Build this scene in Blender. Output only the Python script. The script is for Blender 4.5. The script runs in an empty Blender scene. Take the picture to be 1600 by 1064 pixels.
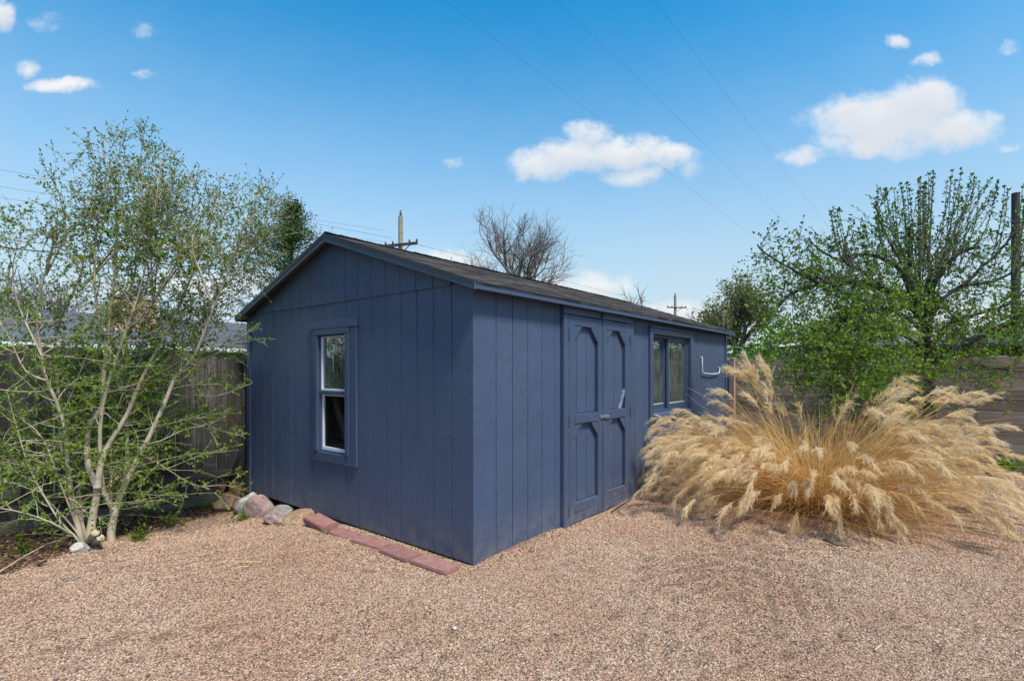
import bpy, math, random
import numpy as np
from mathutils import Vector, Matrix

R = math.radians
SC = bpy.context.scene
COL = SC.collection
random.seed(7)
rng = np.random.default_rng(11)

# ------------------------------------------------------------------ camera, world, sun, exposure
F_PX, HOR, EYE = 797.0, 578.4, 1.5
cam_d = bpy.data.cameras.new('camera')
cam_d.sensor_width = 36.0
cam_d.lens = F_PX / 1600 * 36.0
cam_d.shift_y = (HOR - 532.0) / 1600
cam_d.clip_start, cam_d.clip_end = 0.05, 3000
cam = bpy.data.objects.new('camera', cam_d)
COL.objects.link(cam)
cam.location = (0, 0, EYE)
cam.rotation_euler = (R(90), 0, 0)
SC.camera = cam

SUN_DIR = Vector((0.62, -0.80, 1.70)).normalized()          # towards the sun
SUN_STRENGTH, SUN_ANGLE, SKY_STRENGTH, EXPOSURE = 2.9, 11.0, 0.14, 0.92
SC.view_settings.view_transform = 'Standard'
SC.view_settings.look = 'None'
SC.view_settings.gamma = 1
SC.view_settings.exposure = EXPOSURE
SC.view_settings.use_curve_mapping = False


class NT:
    """Tiny helper around a node tree."""
    def __init__(self, tree):
        self.t = tree
        self.n = tree.nodes
        self.l = tree.links
        self.n.clear()

    def add(self, kind, **kw):
        nd = self.n.new(kind)
        for k, v in kw.items():
            setattr(nd, k, v)
        return nd

    def put(self, sock, val):
        if isinstance(val, bpy.types.NodeSocket):
            self.l.new(val, sock)
        elif val is not None:
            sock.default_value = val

    def math(self, op, a, b=None, c=None, clamp=False):
        nd = self.add('ShaderNodeMath', operation=op, use_clamp=clamp)
        self.put(nd.inputs[0], a)
        if b is not None:
            self.put(nd.inputs[1], b)
        if c is not None:
            self.put(nd.inputs[2], c)
        return nd.outputs[0]

    def vmath(self, op, a, b=None):
        nd = self.add('ShaderNodeVectorMath', operation=op)
        self.put(nd.inputs[0], a)
        if b is not None:
            self.put(nd.inputs[1], b)
        return nd.outputs[0]

    def mix(self, fac, a, b, blend='MIX'):
        nd = self.add('ShaderNodeMix', data_type='RGBA', blend_type=blend)
        self.put(nd.inputs[0], fac)
        self.put(nd.inputs[6], a)
        self.put(nd.inputs[7], b)
        return nd.outputs[2]

    def noise(self, vec, scale, detail=4, rough=0.55, dist=0.0):
        nd = self.add('ShaderNodeTexNoise')
        self.put(nd.inputs['Vector'], vec)
        self.put(nd.inputs['Scale'], scale)
        nd.inputs['Detail'].default_value = detail
        nd.inputs['Roughness'].default_value = rough
        nd.inputs['Distortion'].default_value = dist
        return nd.outputs[0]

    def ramp(self, fac, stops):
        nd = self.add('ShaderNodeValToRGB')
        cr = nd.color_ramp
        while len(cr.elements) < len(stops):
            cr.elements.new(0.5)
        for e, (p, c) in zip(cr.elements, stops):
            e.position = p
            e.color = c if len(c) == 4 else (*c, 1)
        self.put(nd.inputs[0], fac)
        return nd.outputs[0]

    def range(self, v, a, b, c=0.0, d=1.0, smooth=False):
        nd = self.add('ShaderNodeMapRange')
        nd.interpolation_type = 'SMOOTHSTEP' if smooth else 'LINEAR'
        self.put(nd.inputs[0], v)
        for i, x in enumerate((a, b, c, d)):
            nd.inputs[i + 1].default_value = x
        return nd.outputs[0]


def c4(c):
    return (c[0], c[1], c[2], 1.0)


world = bpy.data.worlds.new('World')
SC.world = world
world.use_nodes = True
w = NT(world.node_tree)
sky = w.add('ShaderNodeTexSky', sky_type='NISHITA')
sky.sun_disc = False
sky.sun_elevation = math.asin(SUN_DIR.z)
sky.sun_rotation = math.atan2(SUN_DIR.x, SUN_DIR.y)
sky.altitude = 1600
sky.air_density, sky.dust_density, sky.ozone_density = 1.3, 0.5, 3.0
tc = w.add('ShaderNodeTexCoord')
sep = w.add('ShaderNodeSeparateXYZ')
w.put(sep.inputs[0], tc.outputs['Generated'])
dx, dy, dz = sep.outputs
fy = w.math('MAXIMUM', dy, 0.02)
uu_ = w.math('DIVIDE', dx, fy)
vv_ = w.math('DIVIDE', dz, fy)
front = w.range(dy, 0.05, 0.2)
cmb = w.add('ShaderNodeCombineXYZ')
w.put(cmb.inputs[0], uu_)
w.put(cmb.inputs[1], vv_)
uv = cmb.outputs[0]
warp1 = w.math('SUBTRACT', w.noise(uv, 9.0, 5, 0.6), 0.5)
uvb = w.vmath('ADD', uv, (7.3, 3.1, 1.7))
warp2 = w.math('SUBTRACT', w.noise(uvb, 9.0, 5, 0.6), 0.5)
uw = w.math('MULTIPLY_ADD', warp1, 0.07, uu_)
vw = w.math('MULTIPLY_ADD', warp2, 0.07, vv_)
# clouds as ellipses in gnomonic sky coordinates: centre u, v, half axes, density
CLOUDS = [(.74, .49, .165, .058, 1.0), (.80, .515, .09, .055, 1.0), (.865, .475, .10, .04, .9), (.57, .415, .05, .022, .6), (.70, .45, .12, .04, .8),
          (.13, .425, .10, .036, .95), (.21, .43, .10, .036, .95), (.30, .42, .08, .028, .85), (.05, .405, .07, .030, .8), (.155, .465, .055, .028, .75), (.235, .385, .06, .026, .7), (.345, .405, .03, .03, .5), (-.115, .40, .02, .014, .4),
          (-.13, .215, .11, .028, .75), (.15, .165, .12, .03, .75), (.33, .12, .12, .03, .6), (-.62, .17, .2, .03, .6), (.85, .10, .2, .04, .6), (.75, .645, .03, .016, .6), (.81, .605, .035, .014, .55), (.98, .64, .03, .012, .35), (-.115, .40, .02, .014, .4), (.98, .44, .02, .012, .4),
          (-.88, .558, .07, .018, .9), (-.945, .595, .03, .02, .7), (-1.0, .70, .035, .035, .9), (-.91, .68, .03, .02, .35), (-.72, .67, .03, .018, .3), (-.72, .58, .025, .012, .35)]
acc, above = None, None
vup = w.math('ADD', vw, 0.022)
for cu, cv, ca, cb, cs in CLOUDS:
    a_ = w.math('DIVIDE', w.math('SUBTRACT', uw, cu), ca)
    b_ = w.math('DIVIDE', w.math('SUBTRACT', vw, cv), cb)
    d_ = w.math('ADD', w.math('MULTIPLY', a_, a_), w.math('MULTIPLY', b_, b_))
    m_ = w.math('MULTIPLY', w.math('SUBTRACT', 1.25, d_), cs)
    acc = m_ if acc is None else w.math('MAXIMUM', acc, m_)
    b2_ = w.math('DIVIDE', w.math('SUBTRACT', vup, cv), cb)
    d2_ = w.math('ADD', w.math('MULTIPLY', a_, a_), w.math('MULTIPLY', b2_, b2_))
    m2_ = w.math('MULTIPLY', w.math('SUBTRACT', 1.25, d2_), cs)
    above = m2_ if above is None else w.math('MAXIMUM', above, m2_)
fine = w.math('SUBTRACT', w.noise(uv, 21.0, 9, 0.66), 0.5)
dens = w.math('MULTIPLY_ADD', fine, 1.75, acc)
dens = w.range(dens, -0.02, 1.2, 0, 1, True)
dens = w.math('MULTIPLY', dens, front)
# milky band low over the horizon
low = w.range(w.math('MULTIPLY_ADD', warp1, 0.06, dz), -0.02, 0.62, 0.97, 0.0, True)
cloud_col = w.mix(w.range(w.math('MULTIPLY_ADD', fine, 1.5, above), .1, 1.15), (3.65, 3.63, 3.6, 1), (2.9, 2.98, 3.15, 1))
hsv = w.add('ShaderNodeHueSaturation')
hsv.inputs['Hue'].default_value = 0.484
hsv.inputs['Saturation'].default_value = 1.4
hsv.inputs['Value'].default_value = 0.84
w.put(hsv.inputs['Color'], sky.outputs[0])
c0 = w.mix(low, hsv.outputs[0], (2.25, 2.62, 2.85, 1))
c1 = w.mix(w.math('MULTIPLY', dens, 0.92), c0, cloud_col)
bg = w.add('ShaderNodeBackground')
w.put(bg.inputs[0], c1)
bg.inputs[1].default_value = SKY_STRENGTH
wo = w.add('ShaderNodeOutputWorld')
w.put(wo.inputs[0], bg.outputs[0])

sun_d = bpy.data.lights.new('sun', 'SUN')
sun_d.energy = SUN_STRENGTH
sun_d.angle = R(SUN_ANGLE)
sun_d.color = (1.0, 0.93, 0.83)
sun = bpy.data.objects.new('sun', sun_d)
COL.objects.link(sun)
sun.rotation_euler = SUN_DIR.to_track_quat('Z', 'Y').to_euler()
sun.location = (6, -6, 9)

# ------------------------------------------------------------------ frames of reference
CORNER = np.array([-0.2937, 3.9018])          # near corner of the shed
TH = R(39.0945)
AX = np.array([-math.cos(TH), math.sin(TH)])   # along the gable wall (t)
BX = np.array([math.sin(TH), math.cos(TH)])    # along the long wall (s)
ROT = math.atan2(BX[1], BX[0])
DX, DY = 1.0, 1.0


def at(x, y, depth):
    """World point seen towards photograph pixel (x, y) at a given real distance in front of the camera."""
    return np.array([(x - 800) / F_PX * depth, depth, EYE + (HOR - y) / F_PX * depth])


def st(s, t, z=0.0):
    p = CORNER + s * BX + t * AX
    return np.array([p[0], p[1], z])


def sstep(a, b, x):
    v = np.clip((x - a) / (b - a), 0, 1)
    return v * v * (3 - 2 * v)


def height(x, y):
    x = np.asarray(x, float)
    y = np.asarray(y, float)
    px, py = x - CORNER[0], y - CORNER[1]
    s = px * BX[0] + py * BX[1]
    t = px * AX[0] + py * AX[1]
    z = -0.15 * sstep(1.3, 3.8, t) * (1 - 0.65 * sstep(0.0, 3.2, -s))
    yard = sstep(9.5, 8.5, s) * sstep(5.5, 4.5, t)
    r = (0.010 * np.sin(2.1 * x + 1.3 * y + .5) * np.sin(1.7 * y - .6 * x) + 0.006 * np.sin(5.3 * x - 2.2 * y + 1) * np.sin(3.1 * y + 2 * x))
    # rake ripples in the right half of the yard
    wv = 0.017 * np.sin(21 * (x * .76 + y * .65) + 1.9 * np.sin(1.3 * x + 1.4 * y) + .8 * np.sin(4.1 * y - 2 * x)) * sstep(0.4, 1.6, x) * (0.55 + .45 * np.sin(1.9 * x - 2.1 * y))
    away = sstep(0.05, 0.5, np.maximum(np.maximum(-s, -t), 0))
    mul = 0.03 * sstep(-0.6, -1.3, s) * sstep(3.2, 3.7, t) * sstep(5, 4.2, t)
    dent = 0.005 * np.sin(9 * x + 4 * np.sin(3.1 * y)) * np.sin(8.3 * y + 3 * np.sin(2.6 * x)) + 0.003 * np.sin(17 * x + 5 * np.sin(4 * y + 1)) * np.sin(15 * y - 4 * np.sin(3 * x))
    drift = 0.034 * (.5 + .5 * np.sin(2.9 * s + 1.2 * np.sin(5.3 * s))) * np.exp(-np.maximum(-t, 0) / .14) * sstep(-.05, .3, s) * sstep(6.6, 6.2, s) * sstep(.1, .0, t)
    return z + (r + wv + dent) * yard * (0.35 + .65 * away) + mul + drift


# ------------------------------------------------------------------ materials
def new_mat(name):
    m = bpy.data.materials.new(name)
    m.use_nodes = True
    return m, NT(m.node_tree)


def finish(t, color, rough=0.6, bump=None, bstr=0.3, bdist=0.01, spec=0.5, metal=0.0, trans=None, normal=None):
    p = t.add('ShaderNodeBsdfPrincipled')
    t.put(p.inputs['Base Color'], color)
    t.put(p.inputs['Roughness'], rough)
    t.put(p.inputs['Metallic'], metal)
    t.put(p.inputs['Specular IOR Level'], spec)
    if bump is not None:
        b = t.add('ShaderNodeBump')
        b.inputs['Strength'].default_value = bstr
        b.inputs['Distance'].default_value = bdist
        t.put(b.inputs['Height'], bump)
        t.put(p.inputs['Normal'], b.outputs[0])
    out = t.add('ShaderNodeOutputMaterial')
    if trans is not None:
        tr = t.add('ShaderNodeBsdfTranslucent')
        t.put(tr.inputs[0], color)
        mx = t.add('ShaderNodeMixShader')
        mx.inputs[0].default_value = trans
        t.put(mx.inputs[1], p.outputs[0])
        t.put(mx.inputs[2], tr.outputs[0])
        t.put(out.inputs[0], mx.outputs[0])
    else:
        t.put(out.inputs[0], p.outputs[0])
    return p


def mapped(t, scale=(1, 1, 1), coord='Object'):
    tc = t.add('ShaderNodeTexCoord')
    mp = t.add('ShaderNodeMapping')
    t.put(mp.inputs[0], tc.outputs[coord])
    mp.inputs['Scale'].default_value = scale
    return mp.outputs[0]


def rand_obj(t):
    return t.add('ShaderNodeObjectInfo').outputs['Random']


def mat_paint(name, a, b, emboss=True, rough=0.5):
    m, t = new_mat(name)
    v = mapped(t, (1, 1, 1))
    big = t.noise(v, 1.7, 5, 0.65)
    col = t.mix(t.range(big, .3, .7), c4(a), c4(b))
    # faint vertical brush streaks and pale scuffs
    vs = mapped(t, (22, 22, 1.2))
    streak = t.noise(vs, 2.0, 4, .6)
    col = t.mix(t.range(streak, .55, .8, 0, .22), col, c4([x * 1.35 + .01 for x in b]))
    sp = t.noise(mapped(t, (1, 1, .55)), 62, 2, .5)
    col = t.mix(t.range(sp, .69, .75, 0, .55), col, (.28, .31, .36, 1))
    # dust thrown up from the gravel along the lowest boards
    tc = t.add('ShaderNodeTexCoord')
    sx = t.add('ShaderNodeSeparateXYZ')
    t.put(sx.inputs[0], tc.outputs['Object'])
    dn = t.noise(v, 9, 4, .6)
    dust = t.math('MULTIPLY', t.range(sx.outputs[2], -.02, .36, .75, 0), t.range(dn, .35, .7))
    col = t.mix(dust, col, (.20, .17, .16, 1))
    grain = t.noise(mapped(t, (48, 48, 7)), 1.6, 5, .65, .6)
    fine = t.noise(mapped(t, (120, 120, 60)), 1.4, 3, .6)
    h = t.math('MULTIPLY_ADD', grain, 1.0, t.math('MULTIPLY', fine, .45))
    h = t.math('MULTIPLY_ADD', big, 1.8, h)
    finish(t, col, t.range(grain, .3, .7, rough - .08, rough + .1), h, .8 if emboss else .3, .012, spec=.5)
    return m


BLUE = mat_paint('navy_siding_paint', (.050, .079, .144), (.066, .097, .168))
BLUE_TRIM = mat_paint('navy_trim_paint', (.043, .067, .124), (.055, .082, .145), False, .45)


def mat_simple(name, col, rough=.6, var=.2, scale=8, bump=.2, bd=.004, spec=.5, metal=0, objvar=0.0, stretch=(1, 1, 1)):
    m, t = new_mat(name)
    v = mapped(t, stretch)
    n = t.noise(v, scale, 5, .6)
    lo, hi = [x * (1 - var) for x in col], [x * (1 + var) for x in col]
    c = t.mix(t.range(n, .3, .7), c4(lo), c4(hi))
    if objvar:
        r = rand_obj(t)
        hs = t.add('ShaderNodeHueSaturation')
        t.put(hs.inputs['Value'], t.range(r, 0, 1, 1 - objvar, 1 + objvar))
        t.put(hs.inputs['Color'], c)
        c = hs.outputs[0]
    finish(t, c, rough, t.noise(v, scale * 4, 4, .6), bump, bd, spec, metal)
    return m


def mat_wood(name, cols, along, objvar=.35, rough=.8):
    """Weathered board: grain along axis `along` (0, 1, 2) in object space, tone by object."""
    m, t = new_mat(name)
    sc = [30, 30, 30]
    sc[along] = 1.6
    off = t.add('ShaderNodeObjectInfo')
    tc = t.add('ShaderNodeTexCoord')
    ofs = t.add('ShaderNodeVectorMath', operation='ADD')
    t.put(ofs.inputs[0], tc.outputs['Object'])
    cm = t.add('ShaderNodeCombineXYZ')
    k = t.math('MULTIPLY', off.outputs['Random'], 37.0)
    for i in range(3):
        t.put(cm.inputs[i], k)
    t.put(ofs.inputs[1], cm.outputs[0])
    mp = t.add('ShaderNodeMapping')
    t.put(mp.inputs[0], ofs.outputs[0])
    mp.inputs['Scale'].default_value = sc
    g = t.noise(mp.outputs[0], 1.0, 6, .65, .8)
    blotch = t.noise(ofs.outputs[0], 2.3, 4, .6)
    c = t.ramp(g, [(.28, cols[0]), (.5, cols[1]), (.72, cols[2])])
    c = t.mix(t.range(blotch, .45, .72, 0, .6), c, c4(cols[3]))
    hs = t.add('ShaderNodeHueSaturation')
    t.put(hs.inputs['Value'], t.range(off.outputs['Random'], 0, 1, 1 - objvar, 1 + objvar))
    t.put(hs.inputs['Color'], c)
    # knots
    kn = t.add('ShaderNodeTexVoronoi')
    sk = [7, 7, 7]
    sk[along] = 2.2
    mk = t.add('ShaderNodeMapping')
    t.put(mk.inputs[0], ofs.outputs[0])
    mk.inputs['Scale'].default_value = sk
    t.put(kn.inputs['Vector'], mk.outputs[0])
    kn.inputs['Scale'].default_value = 1.0
    c = t.mix(t.range(kn.outputs['Distance'], .05, .12, .75, 0), hs.outputs[0], (.03, .022, .017, 1))
    finish(t, c, rough, g, .5, .006, spec=.25)
    return m


FENCE_V = mat_wood('weathered_fence_wood', [(.030, .026, .025), (.075, .065, .062), (.14, .128, .122), (.050, .039, .034)], 2, .5)
FENCE_H = mat_wood('weathered_rail_wood', [(.07, .056, .05), (.15, .125, .112), (.22, .19, .17), (.115, .078, .056)], 0, .25)
FENCE_B = mat_wood('grey_brown_slat_wood', [(.15, .10, .076), (.29, .215, .17), (.38, .305, .25), (.25, .145, .095)], 0, .28)
RAW = mat_wood('bare_stud_wood', [(.19, .14, .09), (.30, .23, .16), (.38, .30, .21), (.25, .18, .12)], 2, .15)


def mat_shingle():
    m, t = new_mat('brown_grey_shingles')
    v = mapped(t)
    n = t.noise(v, 3.1, 4, .6)
    sp = t.noise(v, 160, 2, .5)
    tab = t.add('ShaderNodeAttribute', attribute_name='tint')
    c = t.ramp(tab.outputs['Fac'], [(0, (.018, .016, .017)), (.5, (.038, .034, .034)), (1, (.085, .075, .072))])
    c = t.mix(t.range(n, .4, .75, 0, .3), c, (.075, .066, .062, 1))
    c = t.mix(t.range(sp, .5, .75, 0, .4), c, (.14, .125, .12, 1))
    finish(t, c, .92, sp, .6, .004, spec=.25)
    return m


SHINGLE = mat_shingle()


def mat_leaf(name, stops, trans=.35, rough=.5):
    m, t = new_mat(name)
    at_ = t.add('ShaderNodeAttribute', attribute_name='tint')
    c = t.ramp(at_.outputs['Fac'], stops)
    finish(t, c, rough, spec=.35, trans=trans)
    return m


LEAF_L = mat_leaf('fresh_shrub_leaf', [(0, (.045, .085, .012)), (.5, (.115, .215, .018)), (1, (.30, .45, .04))], .5)
LEAF_R = mat_leaf('young_apple_leaf', [(0, (.04, .08, .012)), (.5, (.13, .25, .022)), (1, (.31, .46, .045))], .5)
LEAF_BRIGHT = mat_leaf('bright_bush_leaf', [(0, (.10, .20, .015)), (.5, (.19, .33, .025)), (1, (.28, .42, .05))], .4)
LEAF_OLIVE = mat_leaf('olive_tree_leaf', [(0, (.10, .115, .025)), (.5, (.20, .22, .05)), (1, (.31, .33, .09))], .45)
LEAF_DARK = mat_leaf('evergreen_leaf', [(0, (.022, .045, .012)), (.5, (.055, .098, .02)), (1, (.13, .19, .04))], .35)
STRAW = mat_leaf('dry_grass_straw', [(0, (.26, .15, .065)), (.25, (.55, .30, .09)), (.6, (.78, .48, .16)), (1, (.90, .70, .37))], .4)
PLUME = mat_leaf('pale_seed_plume', [(0, (.50, .36, .20)), (.4, (.86, .68, .40)), (1, (.94, .83, .60))], .5, .7)
CHIP = mat_leaf('bark_mulch', [(0, (.07, .035, .022)), (.5, (.17, .09, .055)), (1, (.33, .21, .14))], 0.05, .9)


def mat_bark(name, a, b, sc=14):
    m, t = new_mat(name)
    v = mapped(t, (1, 1, .35))
    n = t.noise(v, sc, 6, .65, .5)
    blot = t.noise(mapped(t), 6, 3, .6)
    c = t.mix(t.range(n, .3, .7), c4(a), c4(b))
    c = t.mix(t.range(blot, .48, .68, 0, .6), c, c4([x * .55 for x in a]))
    finish(t, c, .85, n, .5, .01, spec=.25)
    return m


BARK_PALE = mat_bark('pale_tan_bark', (.38, .31, .21), (.64, .56, .42))
BARK_GREY = mat_bark('grey_brown_bark', (.085, .072, .064), (.16, .14, .125))
BARK_DARK = mat_bark('dark_grey_bark', (.040, .034, .032), (.095, .083, .078))
BARK_FAR = mat_bark('far_grey_bark', (.13, .115, .11), (.21, .185, .175))
POLE_WOOD = mat_bark('pale_pole_wood', (.27, .225, .17), (.40, .35, .27), 5)
POLE_DARK = mat_bark('dark_pole_wood', (.055, .045, .04), (.10, .085, .075), 5)
CUT_WOOD = mat_simple('fresh_cut_wood', (.50, .40, .26), .8, .25, 30)
WHITE = mat_simple('white_vinyl', (.72, .73, .74), .4, .06, 6, .1)
WHITE_ROD = mat_simple('white_rod_paint', (.70, .70, .68), .5, .12, 40, .2)
METAL = mat_simple('worn_grey_metal', (.33, .35, .40), .4, .25, 30, .2, metal=.6)
DARK_METAL = mat_simple('dark_metal', (.035, .037, .042), .5, .3, 20, .2)
BLACK = mat_simple('black_plastic', (.012, .012, .014), .45, .2, 20, .1)
WIRE = mat_simple('black_wire', (.02, .02, .022), .6, .1, 5, 0)
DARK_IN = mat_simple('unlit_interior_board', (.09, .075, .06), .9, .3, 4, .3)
PAVER = mat_simple('red_concrete', (.27, .135, .12), .9, .22, 22, .5, .003, .25, objvar=.12)
GUTTER = mat_simple('white_gutter_paint', (.74, .74, .74), .45, .06, 5, .1)
HOUSE_ROOF = mat_simple('grey_house_shingles', (.105, .11, .125), .9, .25, 9, .5, .02, .2, stretch=(1, 1, 1))
HOUSE_WALL = mat_simple('house_siding', (.30, .27, .24), .8, .12, 3, .2)
RUST_WALL = mat_simple('rusty_brick_wall', (.30, .125, .045), .9, .5, 5, .5, .02)
PEEL = mat_simple('peeling_paint', (.16, .19, .26), .7, .45, 26, .4)


def mat_brick():
    m, t = new_mat('orange_chimney_brick')
    br = t.add('ShaderNodeTexBrick')
    tc = t.add('ShaderNodeTexCoord')
    sp = t.add('ShaderNodeSeparateXYZ')
    t.put(sp.inputs[0], tc.outputs['Object'])
    cb = t.add('ShaderNodeCombineXYZ')
    t.put(cb.inputs[0], t.math('ADD', sp.outputs[0], sp.outputs[1]))
    t.put(cb.inputs[1], sp.outputs[2])
    t.put(br.inputs['Vector'], cb.outputs[0])
    br.inputs['Color1'].default_value = (.36, .13, .06, 1)
    br.inputs['Color2'].default_value = (.50, .23, .12, 1)
    br.inputs['Mortar'].default_value = (.38, .33, .28, 1)
    br.inputs['Scale'].default_value = 1.0
    br.inputs['Mortar Size'].default_value = .012
    br.inputs['Brick Width'].default_value = .21
    br.inputs['Row Height'].default_value = .075
    finish(t, br.outputs[0], .9, br.outputs['Fac'], -.5, .01, .2)
    return m


BRICK = mat_brick()


def mat_stone(name, cols, sc=5):
    m, t = new_mat(name)
    v = mapped(t)
    n = t.noise(v, sc, 6, .65, .6)
    n2 = t.noise(v, sc * 6, 4, .7)
    k = len(cols) - 1
    c = t.ramp(n, [(.3 + .4 * i / k, cc) for i, cc in enumerate(cols)])
    c = t.mix(t.range(n2, .50, .66, 0, .75), c, c4([x * .35 for x in cols[0]]))
    c = t.mix(t.range(t.noise(v, sc * 13, 3, .6), .58, .7, 0, .5), c, c4([min(.75, x * 1.7) for x in cols[-1]]))
    finish(t, c, .88, t.math('ADD', n, t.math('MULTIPLY', n2, .6)), .7, .03, .3)
    return m


def mat_glass():
    m, t = new_mat('window_glass')
    fr = t.add('ShaderNodeFresnel')
    fr.inputs[0].default_value = 1.62
    gl = t.add('ShaderNodeBsdfGlossy')
    gl.inputs['Roughness'].default_value = 0.015
    gl.inputs['Color'].default_value = (.92, .95, .94, 1)
    tr = t.add('ShaderNodeBsdfTransparent')
    tr.inputs[0].default_value = (.78, .86, .82, 1)
    mx = t.add('ShaderNodeMixShader')
    t.put(mx.inputs[0], t.math('MULTIPLY_ADD', fr.outputs[0], 1.9, .08, clamp=True))
    t.put(mx.inputs[1], tr.outputs[0])
    t.put(mx.inputs[2], gl.outputs[0])
    df = t.add('ShaderNodeBsdfDiffuse')                 # grey-green film paints the pale green reflection into the pane
    df.inputs[0].default_value = (.34, .42, .36, 1)
    m2 = t.add('ShaderNodeMixShader')
    t.put(m2.inputs[0], t.range(t.noise(mapped(t, (1, 1, .45)), 7, 5, .65), .32, .72, .03, .27))
    t.put(m2.inputs[1], mx.outputs[0])
    t.put(m2.inputs[2], df.outputs[0])
    o = t.add('ShaderNodeOutputMaterial')
    t.put(o.inputs[0], m2.outputs[0])
    return m


GLASS = mat_glass()


def mat_screened():
    m, t = new_mat('screened_window_pane')
    tr = t.add('ShaderNodeBsdfTransparent')
    tr.inputs[0].default_value = (.72, .74, .74, 1)
    df = t.add('ShaderNodeBsdfPrincipled')
    df.inputs['Base Color'].default_value = (.02, .02, .021, 1)
    df.inputs['Roughness'].default_value = .35
    mx = t.add('ShaderNodeMixShader')
    mx.inputs[0].default_value = .14
    t.put(mx.inputs[1], tr.outputs[0])
    t.put(mx.inputs[2], df.outputs[0])
    o = t.add('ShaderNodeOutputMaterial')
    t.put(o.inputs[0], mx.outputs[0])
    return m


SCREENED = mat_screened()

PEBBLE_STOPS = [(0.0, (.06, .036, .026)), (.12, (.22, .13, .085)), (.3, (.37, .235, .152)), (.5, (.47, .32, .215)), (.66, (.41, .255, .165)),
                (.8, (.53, .385, .262)), (.95, (.60, .465, .335)), (1.0, (.72, .62, .50))]


def mat_pebble():
    m, t = new_mat('pink_gravel_pebble')
    r = rand_obj(t)
    c = t.ramp(r, PEBBLE_STOPS)
    geo = t.add('ShaderNodeNewGeometry')
    pn = t.noise(geo.outputs['Position'], .9, 4, .6)           # patches of redder and paler stone
    c = t.mix(t.range(pn, .40, .64, 0, .5), c, t.mix(1.0, c, (.78, .60, .50, 1), 'MULTIPLY'))
    n = t.noise(mapped(t), 3, 3, .6)
    c = t.mix(t.range(n, .35, .7, 0, .25), c, (.25, .17, .13, 1))
    finish(t, c, .85, spec=.3)
    return m


PEBBLE = mat_pebble()


def mat_ground():
    m, t = new_mat('gravel_yard_ground')
    tc = t.add('ShaderNodeTexCoord')
    v = tc.outputs['Object']
    vo = t.add('ShaderNodeTexVoronoi')
    t.put(vo.inputs['Vector'], v)
    vo.inputs['Scale'].default_value = 85
    sr = t.add('ShaderNodeSeparateColor')
    t.put(sr.inputs[0], vo.outputs['Color'])
    c = t.ramp(sr.outputs[0], PEBBLE_STOPS)
    pn = t.noise(v, .9, 4, .6)
    c = t.mix(t.range(pn, .40, .64, 0, .5), c, t.mix(1.0, c, (.78, .60, .50, 1), 'MULTIPLY'))
    c = t.mix(t.range(vo.outputs['Distance'], .25, .6, 0, .75), c, (.09, .055, .042, 1))
    soil = t.mix(t.noise(v, 30, 5, .7), (.035, .022, .016, 1), (.15, .085, .055, 1))
    mulch = t.add('ShaderNodeAttribute', attribute_name='mulch').outputs['Fac']
    lawn = t.add('ShaderNodeAttribute', attribute_name='lawn').outputs['Fac']
    gr = t.mix(t.noise(v, 6, 5, .7), (.03, .055, .015, 1), (.10, .13, .04, 1))
    e = t.math('ADD', mulch, t.math('MULTIPLY', t.math('SUBTRACT', t.noise(v, 7, 5, .7), .5), .9))
    c = t.mix(t.range(e, .4, .6), c, soil)
    c = t.mix(lawn, c, gr)
    finish(t, c, .95, vo.outputs['Distance'], .8, .012, .15)
    return m


GROUND = mat_ground()


# ------------------------------------------------------------------ mesh helpers
def mesh_arrays(name, verts, tris=None, quads=None, tint=None, smooth=False):
    """Fast mesh from numpy arrays; tint is a float per vertex."""
    me = bpy.data.meshes.new(name)
    verts = np.asarray(verts, np.float32).reshape(-1, 3)
    loops, starts, totals = [], [], []
    n = 0
    for arr, k in ((tris, 3), (quads, 4)):
        if arr is not None and len(arr):
            arr = np.asarray(arr, np.int32).reshape(-1, k)
            loops.append(arr.ravel())
            starts.append(n + np.arange(len(arr), dtype=np.int32) * k)
            n += arr.size
    loops = np.concatenate(loops)
    starts = np.concatenate(starts)
    me.vertices.add(len(verts))
    me.vertices.foreach_set('co', verts.ravel())
    me.loops.add(len(loops))
    me.loops.foreach_set('vertex_index', loops)
    me.polygons.add(len(starts))
    me.polygons.foreach_set('loop_start', starts)
    if smooth:
        me.polygons.foreach_set('use_smooth', np.ones(len(starts), bool))
    if tint is not None:
        at_ = me.attributes.new('tint', 'FLOAT', 'POINT')
        at_.data.foreach_set('value', np.asarray(tint, np.float32))
    me.update(calc_edges=True)
    me.validate()
    return me


def link(name, me, mat=None, parent=None, bevel=0):
    o = bpy.data.objects.new(name, me)
    COL.objects.link(o)
    if mat is not None and not me.materials:
        me.materials.append(mat)
    if parent is not None:
        o.parent = parent
    if bevel:
        md = o.modifiers.new('edge', 'BEVEL')
        md.width = bevel
        md.segments = 1
        md.limit_method = 'ANGLE'
    return o


def tag(o, label=None, cat=None, group=None, kind=None):
    for k, v in (('label', label), ('category', cat), ('group', group), ('kind', kind)):
        if v:
            o[k] = v
    return o


def empty(name, loc, rz=0.0):
    o = bpy.data.objects.new(name, None)
    o.empty_display_size = .2
    COL.objects.link(o)
    o.location = loc
    o.rotation_euler = (0, 0, rz)
    return o


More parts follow.
